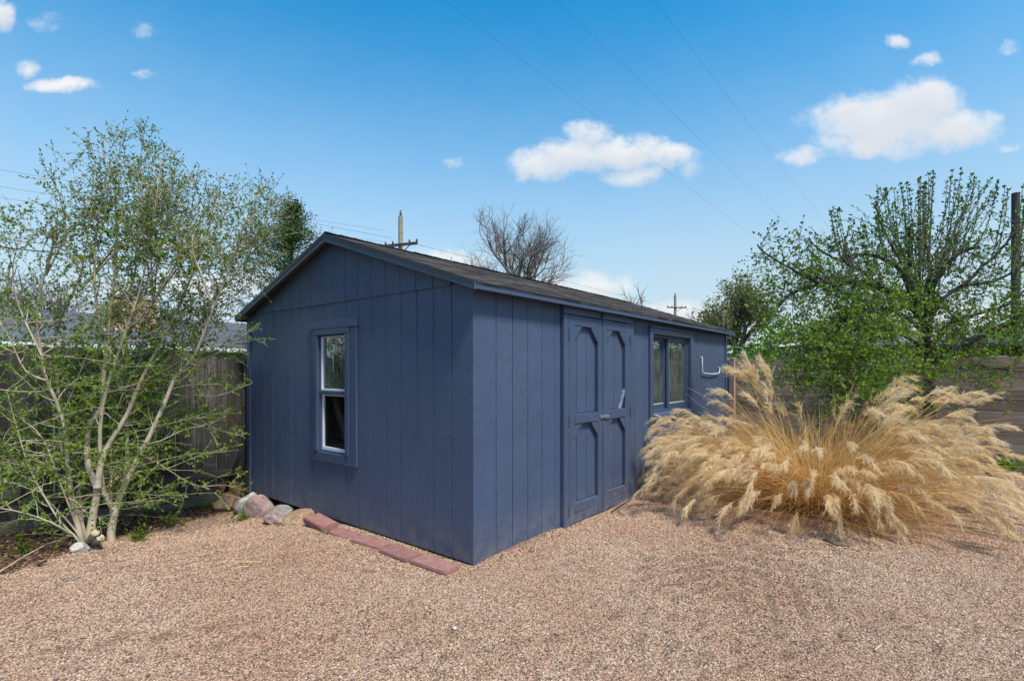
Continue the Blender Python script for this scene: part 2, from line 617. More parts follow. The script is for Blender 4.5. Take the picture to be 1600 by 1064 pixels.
class MB:
    def __init__(self):
        self.v, self.f = [], []

    def box(self, x0, x1, y0, y1, z0, z1):
        b = len(self.v)
        self.v += [(x0, y0, z0), (x1, y0, z0), (x1, y1, z0), (x0, y1, z0), (x0, y0, z1), (x1, y0, z1), (x1, y1, z1), (x0, y1, z1)]
        for q in ((0, 3, 2, 1), (4, 5, 6, 7), (0, 1, 5, 4), (1, 2, 6, 5), (2, 3, 7, 6), (3, 0, 4, 7)):
            self.f.append(tuple(b + i for i in q))
        return self

    def prism(self, poly, fn, d0, d1):
        """poly: list of (u, v); fn(u, v, d) -> xyz."""
        b = len(self.v)
        n = len(poly)
        self.v += [tuple(fn(u, v, d0)) for u, v in poly] + [tuple(fn(u, v, d1)) for u, v in poly]
        self.f.append(tuple(range(b, b + n)))
        self.f.append(tuple(range(b + 2 * n - 1, b + n - 1, -1)))
        for i in range(n):
            j = (i + 1) % n
            self.f.append((b + j, b + i, b + n + i, b + n + j))
        return self

    def tube(self, pts, rad, n=8):
        pts = [Vector(p) for p in pts]
        b = len(self.v)
        m = len(pts)
        for i, p in enumerate(pts):
            d = (pts[min(i + 1, m - 1)] - pts[max(i - 1, 0)]).normalized()
            u = d.cross(Vector((0, 0, 1)) if abs(d.z) < .9 else Vector((1, 0, 0))).normalized()
            w_ = d.cross(u)
            r = rad[i] if hasattr(rad, '__len__') else rad
            for k in range(n):
                a = 2 * math.pi * k / n
                self.v.append(tuple(p + r * (math.cos(a) * u + math.sin(a) * w_)))
        for i in range(m - 1):
            for k in range(n):
                k2 = (k + 1) % n
                self.f.append((b + i * n + k, b + i * n + k2, b + (i + 1) * n + k2, b + (i + 1) * n + k))
        self.f.append(tuple(b + k for k in reversed(range(n))))
        self.f.append(tuple(b + (m - 1) * n + k for k in range(n)))
        return self

    def build(self, name, mat, parent=None, bevel=0, smooth=False, fix=True):
        me = bpy.data.meshes.new(name)
        me.from_pydata(self.v, [], self.f)
        if fix:
            import bmesh
            bm = bmesh.new()
            bm.from_mesh(me)
            bmesh.ops.recalc_face_normals(bm, faces=bm.faces)
            bm.to_mesh(me)
            bm.free()
        if smooth:
            me.polygons.foreach_set('use_smooth', np.ones(len(me.polygons), bool))
        return link(name, me, mat, parent, bevel)


# ------------------------------------------------------------------ ground
def axis(lo, hi, step, far):
    mid = list(np.arange(lo, hi + 1e-6, step))
    out = []
    d = step
    x = hi
    while x < far:
        d *= 1.45
        x += d
        out.append(x)
    d = step
    x = lo
    neg = []
    while x > -far:
        d *= 1.45
        x -= d
        neg.append(x)
    return np.array(neg[::-1] + mid + out)


gx, gy = axis(-7, 10, .12, 600), axis(-2, 12, .12, 600)
XX, YY = np.meshgrid(gx, gy)
ZZ = height(XX, YY)
nx, ny = len(gx), len(gy)
idx = np.arange(nx * ny).reshape(ny, nx)
quads = np.stack([idx[:-1, :-1], idx[:-1, 1:], idx[1:, 1:], idx[1:, :-1]], -1).reshape(-1, 4)
gme = mesh_arrays('ground', np.stack([XX, YY, ZZ], -1).reshape(-1, 3), quads=quads, smooth=True)
PXs, PYs = XX.ravel() - CORNER[0], YY.ravel() - CORNER[1]
GS = PXs * BX[0] + PYs * BX[1]
GT = PXs * AX[0] + PYs * AX[1]


def mulch_mask(s, t):
    return sstep(-.12, .22, t - (3.62 + .47 * (s + .49)) + .06 * np.sin(5 * s)) * sstep(.1, -.5, s)


lawn = np.maximum(np.maximum(sstep(4.15, 4.3, GT), sstep(7.75, 7.95, GS)), 0)
for nm, arr in (('mulch', mulch_mask(GS, GT)), ('lawn', lawn)):
    at_ = gme.attributes.new(nm, 'FLOAT', 'POINT')
    at_.data.foreach_set('value', arr.astype(np.float32))
tag(link('ground', gme, GROUND), kind='structure')

# ------------------------------------------------------------------ shed
S_LEN, T_LEN, EAVE = 6.355, 3.828, 2.16
RIDGE_T = T_LEN / 2
SLOPE = .342
OH = .09                                    # overhang on every side
CORE = .011                                 # board thickness in front of the wall core
shed = empty('garden_shed', (CORNER[0], CORNER[1], 0), ROT)
tag(shed, 'navy blue wooden garden shed with gable roof and double doors on the gravel', 'shed')
# local frame: x along the long wall, y along the gable wall, outside at y<0 (long wall) and x<0 (gable wall)
LONG = lambda u, v, d: (u, -d, v)           # u along s, v height, d outwards
GABLE = lambda u, v, d: (-d, u, v)


def slope_z(t):                              # underside of the roof above wall position t
    return EAVE + .005 + SLOPE * (RIDGE_T - abs(t - RIDGE_T))


def cut(lo, hi, holes):
    """Rectangles of [lo..hi] x (z0, z1) minus holes, as vertical strips."""
    return None


def wall_rects(u0, u1, z0, z1, holes):
    us = sorted({u0, u1, *[h for hl in holes for h in hl[:2] if u0 < h < u1]})
    out = []
    for a, b in zip(us, us[1:]):
        m = (a + b) / 2
        segs = [(z0, z1)]
        for h in holes:
            if h[0] < m < h[1]:
                ns = []
                for s0, s1 in segs:
                    if h[2] > s0:
                        ns.append((s0, min(s1, h[2])))
                    if h[3] < s1:
                        ns.append((max(s0, h[3]), s1))
                segs = [q for q in ns if q[1] - q[0] > .002]
        out += [(a, b, p, q) for p, q in segs]
    return out


WIN_L = (3.25, 4.57, .955, 1.96)              # long wall window opening (s0, s1, z0, z1)
DOOR = (1.19, 2.675, -.1, 2.15)
WIN_G = (1.684, 2.181, .67, 1.855)           # gable window opening
core = MB()
for a, b, p, q in wall_rects(0.03, S_LEN - .03, .03, EAVE, [WIN_L]):
    core.prism([(a, p), (b, p), (b, q), (a, q)], LONG, -.07, -CORE)
for a, b, p, q in wall_rects(.075, T_LEN - .03, .05, EAVE, [WIN_G]):
    core.prism([(a, p), (b, p), (b, q), (a, q)], GABLE, -.07, -CORE)
core.prism([(.075, EAVE + .001), (T_LEN - .03, EAVE + .001), (RIDGE_T, slope_z(RIDGE_T) - .01)], GABLE, -.07, -CORE)
core.build('wall', BLUE, shed)
back = MB()
back.box(.03, S_LEN - .03, T_LEN - .07, T_LEN, .03, EAVE)
back.box(S_LEN - .07, S_LEN, .075, T_LEN - .075, .03, EAVE)
back.prism([(.075, EAVE + .001), (T_LEN - .075, EAVE + .001), (RIDGE_T, slope_z(RIDGE_T) - .01)], lambda u, v, d: (S_LEN + d, u, v), -.07, 0)
back.build('back_wall', BLUE, shed)


def boards(edges, fn, z0, ztop, holes, d0=-CORE, d1=0.0, gap=.0032, low=0.0):
    for a, b in zip(edges, edges[1:]):
        a2, b2 = a + gap, b - gap
        zt = ztop if not callable(ztop) else None
        mid = []
        if zt is not None:
            rects = wall_rects(a2, b2, z0 + random.uniform(0, low), zt, holes)
            groups = {}
            for r in rects:                      # join strips of one board back together when nothing cuts it
                groups.setdefault((r[2], r[3]), []).append(r)
            mb_all = []
            for (p, q), rs in groups.items():
                rs.sort()
                cur = list(rs[0])
                for r in rs[1:]:
                    if abs(r[0] - cur[1]) < 1e-6:
                        cur[1] = r[1]
                    else:
                        mb_all.append(tuple(cur))
                        cur = list(r)
                mb_all.append(tuple(cur))
            dd = random.uniform(-.0012, .0012)
            for (x0, x1, p, q) in mb_all:
                m = MB()
                m.prism([(x0, p), (x1, p), (x1, q), (x0, q)], fn, d0, d1 + dd)
                m.build('siding_board', BLUE, shed, .0025)
        else:
            poly = [(a2, z0), (b2, z0), (b2, ztop(b2))]
            if a2 < RIDGE_T < b2:
                poly.append((RIDGE_T, ztop(RIDGE_T)))
            poly.append((a2, ztop(a2)))
            if min(ztop(a2), ztop(b2)) - z0 < .01:
                continue
            m = MB()
            m.prism(poly, fn, d0, d1 + random.uniform(-.001, .001))
            m.build('siding_board', BLUE, shed, .0025)


ledges = [0.0] + [round(.266 + .21 * k, 3) for k in range(29)] + [S_LEN - .09]
ledges = [e for e in ledges if e < S_LEN - .12] + [S_LEN - .09]
boards(ledges, LONG, -.03, EAVE, [DOOR, (3.16, 4.66, .84, 2.04)], low=.01)
gedges = [0.0, .03 + .21] + [round(.03 + .21 * k, 3) for k in range(2, 18)] + [T_LEN - .075]
JOINT = 2.184
boards(gedges, GABLE, .012, JOINT, [(1.50, 2.345, .565, 2.003)])
boards(gedges, GABLE, JOINT - .012, lambda t: slope_z(t) - .012, [], d0=.001, d1=.011)
nb = MB()
for u in ledges[1:-1:2]:
    for du in (-.022, .022):
        for z in np.arange(.12, 2.1, .295):
            if DOOR[0] - .02 < u + du < DOOR[1] + .02 or (3.12 < u + du < 4.7 and .8 < z < 2.08):
                continue
            zz = z + random.uniform(-.03, .03)
            nb.tube([(u + du + random.uniform(-.004, .004), .0005, zz), (u + du, -.0022, zz)], .0042, 6)
for u in gedges[1:-1:2]:
    for du in (-.022, .022):
        for z in np.arange(.14, 2.1, .295):
            if 1.47 < u + du < 2.37 and .53 < z < 2.03:
                continue
            zz = z + random.uniform(-.03, .03)
            nb.tube([(.0005, u + du + random.uniform(-.004, .004), zz), (-.0022, u + du, zz)], .0042, 6)
o = nb.build('nail_heads', mat_simple('painted_nail_head', (.11, .125, .16), .6, .5, 40), shed)
o['kind'] = 'stuff'
# corner boards
m = MB(); m.prism([(T_LEN - .073, .0), (T_LEN + .012, .0), (T_LEN + .012, EAVE + .02), (T_LEN - .073, EAVE + .02)], GABLE, -.05, .016)
m.build('corner_board', BLUE_TRIM, shed, .003)
m = MB(); m.prism([(S_LEN - .088, -.02), (S_LEN, -.02), (S_LEN, EAVE), (S_LEN - .088, EAVE)], LONG, -.05, .016)
m.build('corner_board', BLUE_TRIM, shed, .003)
# floor, skids and studs inside
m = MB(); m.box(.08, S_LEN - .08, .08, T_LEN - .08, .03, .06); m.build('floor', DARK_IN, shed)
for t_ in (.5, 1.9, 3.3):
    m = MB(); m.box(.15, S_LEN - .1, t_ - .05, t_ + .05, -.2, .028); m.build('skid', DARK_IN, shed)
for s_ in (1.0, 1.4, 3.0, 3.5, 4.2, 4.8, 5.6):
    m = MB(); m.box(s_, s_ + .045, T_LEN - .165, T_LEN - .075, .062, EAVE); m.build('stud', RAW, shed)
for s_, s2, z0, z1 in ((1.6, 2.9, .1, 2.1), (3.6, 5.4, .1, 2.0)):
    m = MB(); m.prism([(s_, z0), (s_ + .1, z0), (s2 + .1, z1), (s2, z1)], lambda u, v, d: (u, T_LEN - .2 + d, v), -.04, 0); m.build('brace', RAW, shed)
m = MB(); m.prism([(2.30, 1.36), (2.23, 1.36), (1.82, .72), (1.89, .72)], lambda u, v, d: (.14 + d, u, v), 0, .035); m.build('brace', RAW, shed)
m = MB(); m.prism([(2.45, 1.30), (2.40, 1.30), (2.10, .76), (2.15, .76)], lambda u, v, d: (.24 + d, u, v), 0, .035); m.build('brace', RAW, shed)
m = MB(); m.box(.12, .30, 1.70, 2.70, .70, .735); m.build('shelf', RAW, shed, .003)
m = MB(); m.box(.3, .9, 1.3, 2.6, .75, .80); m.build('shelf', RAW, shed, .004)

# roof decks, shingles, trims
def roof_pt(s, e, lift):
    """Point on the right-hand slope: e = distance from ridge measured along t."""
    return s, e, lift


def deck(side):
    lo, hi = -OH, RIDGE_T
    f_ = (lambda t: t) if side < 0 else (lambda t: T_LEN - t)
    mb = MB()
    z = lambda t: EAVE + .012 + SLOPE * (t - 0)
    poly = [(f_(lo), z(lo)), (f_(hi), z(hi)), (f_(hi), z(hi) + .022), (f_(lo), z(lo) + .022)]
    mb.prism(poly, lambda u, v, d: (d, u, v), -OH, S_LEN + OH)
    return mb.build('roof', DARK_IN, shed)


DECKS = [deck(-1), deck(1)]


def shingles(side):
    V, Q, T = [], [], []
    L = RIDGE_T + OH + .02
    cosb = 1 / math.hypot(1, SLOPE)
    n_c = 16
    exp_ = (RIDGE_T + OH + .03) / n_c
    for k in range(n_c):
        e0 = -OH - .03 + k * exp_
        e1 = e0 + exp_ * 1.15
        s = -OH - .012 - random.uniform(0, .2)
        while s < S_LEN + OH + .01:
            wd = random.choice((.16, .2, .24, .3))
            a, b = max(s, -OH - .012), min(s + wd, S_LEN + OH + .012)
            s += wd
            if b - a < .03:
                continue
            th = random.uniform(.006, .013)
            dz = random.uniform(-.002, .002)
            j = random.uniform(-.006, .006)
            tn = random.random()
            e1c = min(e1, RIDGE_T)
            base = len(V)
            for (ss, ee, hh) in ((a, e0 + j, 0), (b, e0 + j, 0), (b, e1c, -.004), (a, e1c, -.004),
                                 (a, e0 + j, th), (b, e0 + j, th), (b, e1c, .002), (a, e1c, .002)):
                t_ = ee if side < 0 else T_LEN - ee
                z = EAVE + .036 + SLOPE * ee + hh + dz
                V.append((ss + (.002 if ss == a else -.002), t_, z))
                T.append(tn)
            for q in ((4, 5, 6, 7), (0, 1, 5, 4), (1, 2, 6, 5), (3, 0, 4, 7)):
                Q.append([base + i for i in (q if side < 0 else q[::-1])])
    me = mesh_arrays('shingles', V, quads=Q, tint=T)
    o = link('shingles', me, SHINGLE, shed)
    o['kind'] = 'stuff'


shingles(-1)
shingles(1)
V, Q, T = [], [], []
s = -OH - .01
while s < S_LEN + OH:
    b = len(V)
    zr = EAVE + .036 + SLOPE * RIDGE_T + .012 + random.uniform(0, .004)
    tn = random.random()
    e = min(s + .2, S_LEN + OH + .01)
    for x in (s, e):
        for (dt, dz_) in ((-.14, -.14 * SLOPE), (0, 0), (.14, -.14 * SLOPE)):
            V.append((x, RIDGE_T + dt, zr + dz_ + (.006 if x == s else 0)))
            T.append(tn)
    Q += [[b, b + 3, b + 4, b + 1], [b + 1, b + 4, b + 5, b + 2]]
    s += .16
o = link('ridge_cap', mesh_arrays('ridge_cap', V, quads=Q, tint=T), SHINGLE, shed)
o['kind'] = 'stuff'
# rake boards (gable trim) front and back, fascia along the eaves
for xf, d in ((-OH - .022, .02), (S_LEN + OH + .002, .02)):
    for side in (-1, 1):
        f_ = (lambda t: t) if side < 0 else (lambda t: T_LEN - t)
        z = lambda t: EAVE + .034 + SLOPE * t
        lo = -OH - .022
        poly = [(f_(lo), z(lo)), (f_(RIDGE_T) - (.001 if side < 0 else -.001), z(RIDGE_T)), (f_(RIDGE_T) - (.001 if side < 0 else -.001), z(RIDGE_T) - .085), (f_(lo), z(lo) - .062)]
        m = MB(); m.prism(poly, lambda u, v, dd: (dd, u, v), xf, xf + d); m.build('rake_board', BLUE_TRIM, shed, .003)
        # thin dark drip edge under the shingles
        poly = [(f_(lo - .006), z(lo) + .004), (f_(RIDGE_T) - (.001 if side < 0 else -.001), z(RIDGE_T) + .004), (f_(RIDGE_T) - (.001 if side < 0 else -.001), z(RIDGE_T) - .034), (f_(lo - .006), z(lo) - .032)]
        xa = xf - .004 if xf < 0 else xf + .0205
        m = MB(); m.prism(poly, lambda u, v, dd: (dd, u, v), xa, xa + .003); m.build('drip_edge', DARK_METAL, shed)
for side in (-1, 1):
    y0 = -OH - .022 if side < 0 else T_LEN + OH + .002
    z0 = EAVE + .034 - SLOPE * OH
    m = MB(); m.box(-OH - .001, S_LEN + OH + .001, y0, y0 + .02, z0 - .062, z0 - .012); m.build('fascia', BLUE_TRIM, shed, .003)
    y1 = y0 - .004 if side < 0 else y0 + .021
    m = MB(); m.box(-OH - .001, S_LEN + OH + .001, y1, y1 + .003, z0 - .024, z0 + .006); m.build('drip_edge', DARK_METAL, shed)
m = MB(); m.box(-OH, S_LEN + OH, -OH, -.002, EAVE - .02, EAVE - .012); m.build('soffit', BLUE, shed)

# ---- double door in the long wall
FR = .04                                      # front plane of the door trims
for (a, b, p, q) in ((1.195, 1.288, -.02, 2.034), (2.578, 2.675, .0, 2.034), (1.195, 2.64, 2.038, 2.135)):
    m = MB(); m.prism([(a, p), (b, p), (b, q), (a, q)], LONG, -CORE, FR); m.build('door_casing', BLUE_TRIM, shed, .004)


def door_leaf(s0, s1, pl, pr, hinge_side):
    mb = MB()
    mb.prism([(s0 + .002, .02), (s1 - .002, .02), (s1 - .002, 2.028), (s0 + .002, 2.028)], LONG, -CORE + .001, -.008)
    d = mb.build('door', BLUE, shed)
    bars = [('stile', s0, pl, .012, 2.031), ('stile', pr, s1, .012, 2.031)]
    rails = [(1.932, 2.030), (.975, 1.068), (.108, .203), (.016, .104)]
    for nm, a, b, p, q in bars:
        m = MB(); m.prism([(a, p), (b, p), (b, q), (a, q)], LONG, -.007, FR); m.build(nm, BLUE_TRIM, d, .004)
    for i, (p, q) in enumerate(rails):
        j = random.uniform(-.004, .004)
        m = MB(); m.prism([(pl + .003, p + j), (pr - .003, p - j), (pr - .003, q - j), (pl + .003, q + j)], LONG, -.007, FR - .002 + (.006 if i == 1 else 0)); m.build('rail', BLUE_TRIM, d, .004)
    # grooved panel boards
    n = 3
    ed = [pl + .002 + (pr - pl - .004) * x for x in (0, .20, .62, 1)] if s0 < 1.5 else [pl + .002 + (pr - pl - .004) * x for x in (0, .12, .55, 1)]
    for lo, hi in ((.205, .973), (1.07, 1.930)):
        for a, b in zip(ed, ed[1:]):
            m = MB(); m.prism([(a + .004, lo), (b - .004, lo), (b - .004, hi), (a + .004, hi)], LONG, -.0075, 0.001); m.build('panel_board', BLUE, d, .004)
    # corner gussets under the top and the middle rail
    for top in (1.930, .973):
        g = .145
        m = MB(); m.prism([(pr - g, top), (pr - .002, top), (pr - .002, top - g)], LONG, .0015, FR - .003); m.build('gusset', BLUE_TRIM, d, .003)
        m = MB(); m.prism([(pl + .002, top), (pl + g, top), (pl + .002, top - g)], LONG, .0015, FR - .003); m.build('gusset', BLUE_TRIM, d, .003)
    return d


dl = door_leaf(1.293, 1.932, 1.385, 1.842, -1)
dr = door_leaf(1.946, 2.573, 2.020, 2.460, 1)
m = MB(); m.prism([(2.33, 1.072), (2.365, 1.072), (2.456, 1.24), (2.456, 1.29)], LONG, .004, FR - .006)
o = m.build('gusset', PEEL, dr, .003); o['label'] = 'broken corner brace with pale peeling paint'
for d, ss in ((dl, 1.283), (dr, 2.576)):
    for z in (1.84, 1.02, .16):
        m = MB(); m.box(ss - .012, ss + .012, -FR - .006, -FR - .0005, z - .055, z + .055); m.tube([(ss, -FR - .008, z - .055), (ss, -FR - .008, z + .055)], .006, 8)
        m.build('hinge', BLUE_TRIM, d)
m = MB(); m.box(1.872, 1.93, -FR - .012, -FR - .0005, .995, 1.03); m.box(1.955, 2.03, -FR - .018, -FR - .0105 + .01, .992, 1.027); m.tube([(1.885, -FR - .016, 1.012), (2.045, -FR - .02, 1.01)], .006, 8)
m.build('latch', METAL, dr)
m = MB(); m.box(1.895, 1.925, -FR - .016, -FR - .001, 2.045, 2.095); m.tube([(1.91, -FR - .02, 2.0), (1.91, -FR - .02, 2.1)], .007, 8); m.tube([(1.91, -FR - .02, 2.07), (1.945, -FR - .035, 2.075)], .006, 8)
m.build('bolt', DARK_METAL, dl)

# ---- sliding window in the long wall
a, b, p, q = WIN_L
fr = MB()
fr.prism([(a - .001, p), (a + .035, p), (a + .035, q), (a - .001, q)], LONG, -.09, -.02)
fr.prism([(b - .035, p), (b + .001, p), (b + .001, q), (b - .035, q)], LONG, -.09, -.02)
fr.prism([(a + .035, q - .035), (b - .035, q - .035), (b - .035, q), (a + .035, q)], LONG, -.09, -.021)
fr.prism([(a + .035, p), (b - .035, p), (b - .035, p + .03), (a + .035, p + .03)], LONG, -.09, -.021)
win = fr.build('window', BLUE_TRIM, shed)
win['label'] = 'wide sliding window with dark navy frame'
for (x0, x1, z0, z1) in ((a - .09, a, p - .06, q + .075), (b, b + .085, p - .06, q + .075), (a, b, q, q + .073)):
    m = MB(); m.prism([(x0, z0), (x1, z0), (x1, z1), (x0, z1)], LONG, -CORE, .03); m.build('casing', BLUE_TRIM, win, .004)
m = MB(); m.prism([(a - .10, q + .0755), (b + .095, q + .0755), (b + .095, q + .095), (a - .10, q + .095)], LONG, -CORE, .045); m.build('drip_cap', BLUE_TRIM, win, .003)
m = MB(); m.prism([(-.02, p - .001), (.058, p - .022), (.058, p - .062), (-.02, p - .062)], lambda u, v, d: (d, -u, v), a + .001, b - .001); m.build('sill', BLUE_TRIM, win, .004)
m = MB(); m.prism([(a - .09, .84), (b + .085, .84), (b + .085, p - .064), (a - .09, p - .064)], LONG, -CORE, .026); m.build('apron', BLUE_TRIM, win, .003)
for (x0, x1, dd, nm) in ((a + .036, a + .62, -.075, 'fixed_sash'), (a + .60, b - .036, -.028, 'sliding_sash')):
    sm = MB()
    wd = .048
    z0, z1 = p + .031, q - .036
    sm.prism([(x0, z0), (x0 + wd, z0), (x0 + wd, z1), (x0, z1)], LONG, dd - .035, dd)
    sm.prism([(x1 - wd, z0), (x1, z0), (x1, z1), (x1 - wd, z1)], LONG, dd - .035, dd)
    sm.prism([(x0 + wd, z0), (x1 - wd, z0), (x1 - wd, z0 + wd + .015), (x0 + wd, z0 + wd + .015)], LONG, dd - .035, dd)
    sm.prism([(x0 + wd, z1 - wd), (x1 - wd, z1 - wd), (x1 - wd, z1), (x0 + wd, z1)], LONG, dd - .035, dd)
    sm.build(nm, BLUE_TRIM, win, .003)
    m = MB(); m.prism([(x0 + wd - .004, z0 + wd), (x1 - wd + .004, z0 + wd), (x1 - wd + .004, z1 - wd + .004), (x0 + wd - .004, z1 - wd + .004)], LONG, dd - .022, dd - .018); m.build('pane', GLASS, win)
    m = MB()
    m.prism([(x0 + wd + .001, z0 + wd + .016), (x1 - wd - .001, z0 + wd + .016), (x1 - wd - .001, z0 + wd + .023), (x0 + wd + .001, z0 + wd + .023)], LONG, dd - .017, dd - .010)
    m.build('glazing_bead', WHITE, win)
m = MB(); m.box(3.2, 4.6, .35, .40, .3, 1.2); m.box(3.9, 4.0, .5, .6, .06, 1.7); m.build('shelf', RAW, shed)

# ---- double hung window in the gable wall
a, b, p, q = WIN_G
gw = MB()
gw.prism([(a - .001, p), (a + .012, p), (a + .012, q), (a - .001, q)], GABLE, -.08, .004)
gw.prism([(b - .012, p), (b + .001, p), (b + .001, q), (b - .012, q)], GABLE, -.08, .004)
gw.prism([(a + .012, q - .012), (b - .012, q - .012), (b - .012, q), (a + .012, q)], GABLE, -.08, .003)
gw.prism([(a + .012, p), (b - .012, p), (b - .012, p + .012), (a + .012, p + .012)], GABLE, -.08, .003)
gwin = gw.build('window', BLUE_TRIM, shed)
gwin['label'] = 'narrow double hung window with white sash'
for (x0, x1, z0, z1, d) in ((1.505, 1.618, .572, 1.915, .026), (2.242, 2.305, .672, 1.915, .024), (1.498, 2.343, 1.917, 2.000, .036), (1.6195, 2.305, .572, .668, .026),
                            (1.6195, 1.683, .670, 1.856, .036), (2.182, 2.2405, .672, 1.856, .036), (1.6195, 2.2405, 1.8575, 1.915, .036), (1.6845, 2.1805, 1.252, 1.291, .010)):
    m = MB(); m.prism([(x0, z0), (x1, z0), (x1, z1), (x0, z1)], GABLE, -CORE, d); m.build('casing', BLUE_TRIM, gwin, .004)
for (z0, z1, dd, wd) in ((1.292, 1.842, -.006, .013), (.684, 1.251, -.016, .022)):
    x0, x1 = a + .013, b - .013
    sm = MB()
    sm.prism([(x0, z0), (x0 + wd, z0), (x0 + wd, z1), (x0, z1)], GABLE, dd - .03, dd)
    sm.prism([(x1 - wd, z0), (x1, z0), (x1, z1), (x1 - wd, z1)], GABLE, dd - .03, dd)
    sm.prism([(x0 + wd, z0), (x1 - wd, z0), (x1 - wd, z0 + wd * 1.5), (x0 + wd, z0 + wd * 1.5)], GABLE, dd - .03, dd)
    sm.prism([(x0 + wd, z1 - wd * .5), (x1 - wd, z1 - wd * .5), (x1 - wd, z1), (x0 + wd, z1)], GABLE, dd - .03, dd)
    sm.build('sash', WHITE, gwin, .002)
    m = MB(); m.prism([(x0 + wd - .003, z0 + wd - .003), (x1 - wd + .003, z0 + wd - .003), (x1 - wd + .003, z1), (x0 + wd - .003, z1)], GABLE, dd - .02, dd - .016); m.build('pane', GLASS if z0 > 1 else SCREENED, gwin)

# white bent rod screwed to the long wall
m = MB(); m.tube([st(*v) for v in ((5.03, -.005, 1.70), (5.03, -.03, 1.70), (5.035, -.033, 1.58), (5.045, -.033, 1.47), (5.075, -.033, 1.452), (5.5, -.036, 1.438), (5.83, -.033, 1.45), (5.862, -.033, 1.468), (5.88, -.033, 1.545), (5.88, -.005, 1.55))], .0085, 8)
tag(m.build('hose_bracket', WHITE_ROD, None, 0, True), 'white bent rod bracket fixed to the navy wall right of the sliding window', 'bracket')

# ------------------------------------------------------------------ pavers, rocks and small things round the shed
pavers = [(.035, .445, .028, 0, 'end red paver nearest the shed corner'), (.425 + .02, .84, .026, 0, 'red paver second from the shed corner'),
          (.852, 1.255, .022, .0, 'red paver in the middle of the edging row'), (1.30, 1.625, .012, .01, 'chipped red paver half buried beside the raised one'),
          (1.66, 2.085, .055, .03, 'raised red paver tilted against the rocks')]
for i, (t0, t1, zt, tilt, lab) in enumerate(pavers):
    mb = MB()
    hw = (t1 - t0) / 2 - .008
    import bmesh
    bm = bmesh.new()
    bmesh.ops.create_cube(bm, size=1)
    for v in bm.verts:
        v.co = Vector((v.co.x * (.16, .165, .15, .16, .17)[i], v.co.y * hw * 2, v.co.z * .062))
    bmesh.ops.bevel(bm, geom=bm.edges[:], offset=.008, segments=2, affect='EDGES')
    me = bpy.data.meshes.new('paver')
    bm.to_mesh(me)
    bm.free()
    o = link('paver', me, PAVER)
    p = st((-.185, -.195, -.185, -.18, -.175)[i], (t0 + t1) / 2)
    o.location = (p[0], p[1], zt - .031)
    o.rotation_euler = (tilt + (.012, -.015, .02, .03, 0)[i], -.05 - tilt, ROT + (.02, -.045, .07, .05, -.1)[i])
    tag(o, lab, 'paver', 'red concrete pavers edging the shed')


def rock(name, loc, dims, seed, mat, rot, label, group='rocks beside the shed', cat='rock', amp=.28):
    import bmesh
    bm = bmesh.new()
    bmesh.ops.create_icosphere(bm, subdivisions=4, radius=.5)
    r = np.random.default_rng(seed)
    planes = [Vector(r.normal(size=3)).normalized() for _ in range(9)]
    offs = r.uniform(.30, .46, 9)
    from mathutils import noise as mn
    for v in bm.verts:
        c = v.co.copy()
        for pl, of in zip(planes, offs):
            d = c.dot(pl)
            if d > of:
                c -= pl * (d - of) * .96
        n = mn.fractal(c * 3 + Vector((seed, 0, 0)), .8, 2.1, 6) * .05 * (amp / .28)
        c += c.normalized() * n
        v.co = Vector((c.x * dims[0], c.y * dims[1], c.z * dims[2])) * .95
    for f in bm.faces:
        f.smooth = True
    me = bpy.data.meshes.new(name)
    bm.to_mesh(me)
    bm.free()
    o = link(name, me, mat)
    o.location = loc
    o.rotation_euler = rot
    tag(o, label, cat, group)
    return o


ST_RED = mat_stone('red_sandstone', [(.15, .055, .04), (.24, .10, .07), (.30, .15, .11)], 7)
ST_TAN = mat_stone('tan_sandstone', [(.20, .125, .07), (.33, .22, .13), (.42, .31, .20)], 7)
ST_WHITE = mat_stone('lichen_white_granite', [(.20, .19, .16), (.42, .42, .38), (.60, .60, .55)], 12)
ST_PINK = mat_stone('pink_granite', [(.22, .145, .125), (.33, .235, .21), (.43, .34, .31)], 9)
ST_GREY = mat_stone('grey_granite', [(.16, .155, .14), (.27, .26, .235), (.36, .35, .32)], 10)


def put(s, t, dz):
    p = st(s, t)
    return (p[0], p[1], float(height(p[0], p[1])) + dz)


rock('rock', put(-.15, 4.06, .10), (.38, .30, .34), 3, ST_RED, (.1, .3, .4), 'red sandstone rock behind the black pole by the fence')
rock('rock', put(-.26, 3.72, .075), (.36, .36, .30), 8, ST_TAN, (.2, .1, 1.2), 'tan sandstone rock between the red rock and the speckled one')
rock('rock', put(-.20, 3.40, .085), (.36, .30, .31), 12, ST_WHITE, (.3, .3, 2.1), 'white lichen speckled rock against the left end of the shed')
rock('rock', put(-.20, 3.09, .075), (.38, .36, .32), 17, ST_PINK, (.1, .5, .6), 'rounded pink granite rock right of the speckled rock')
rock('rock', put(.10, 4.18, .13), (.30, .22, .50), 21, ST_GREY, (.1, .25, .3), 'grey granite rock standing upright behind the shed corner')
rock('rock', put(-.11, 2.79, .035), (.34, .46, .17), 25, ST_GREY, (.0, .1, .2), 'flat grey rock lying under the dark gap of the wall')
rock('rock', put(-.24, 2.58, .02), (.32, .36, .16), 29, ST_PINK, (.1, .2, .5), 'low flat rock of pink and tan half sunk in gravel')
rock('rock', put(-.16, 2.30, .03), (.26, .40, .18), 33, ST_TAN, (.15, .2, -.3), 'flat tan rock beside the raised red paver')

# black pole leaning on the fence
p0, p1 = at(351, 772, 6.25), at(378, 702, 6.05)
m = MB(); m.tube([p0, tuple(p1)], .022, 10)
tag(m.build('leaning_pole', BLACK, None, 0, True), 'black pole leaning among the rocks at the far left corner of the shed', 'pole')


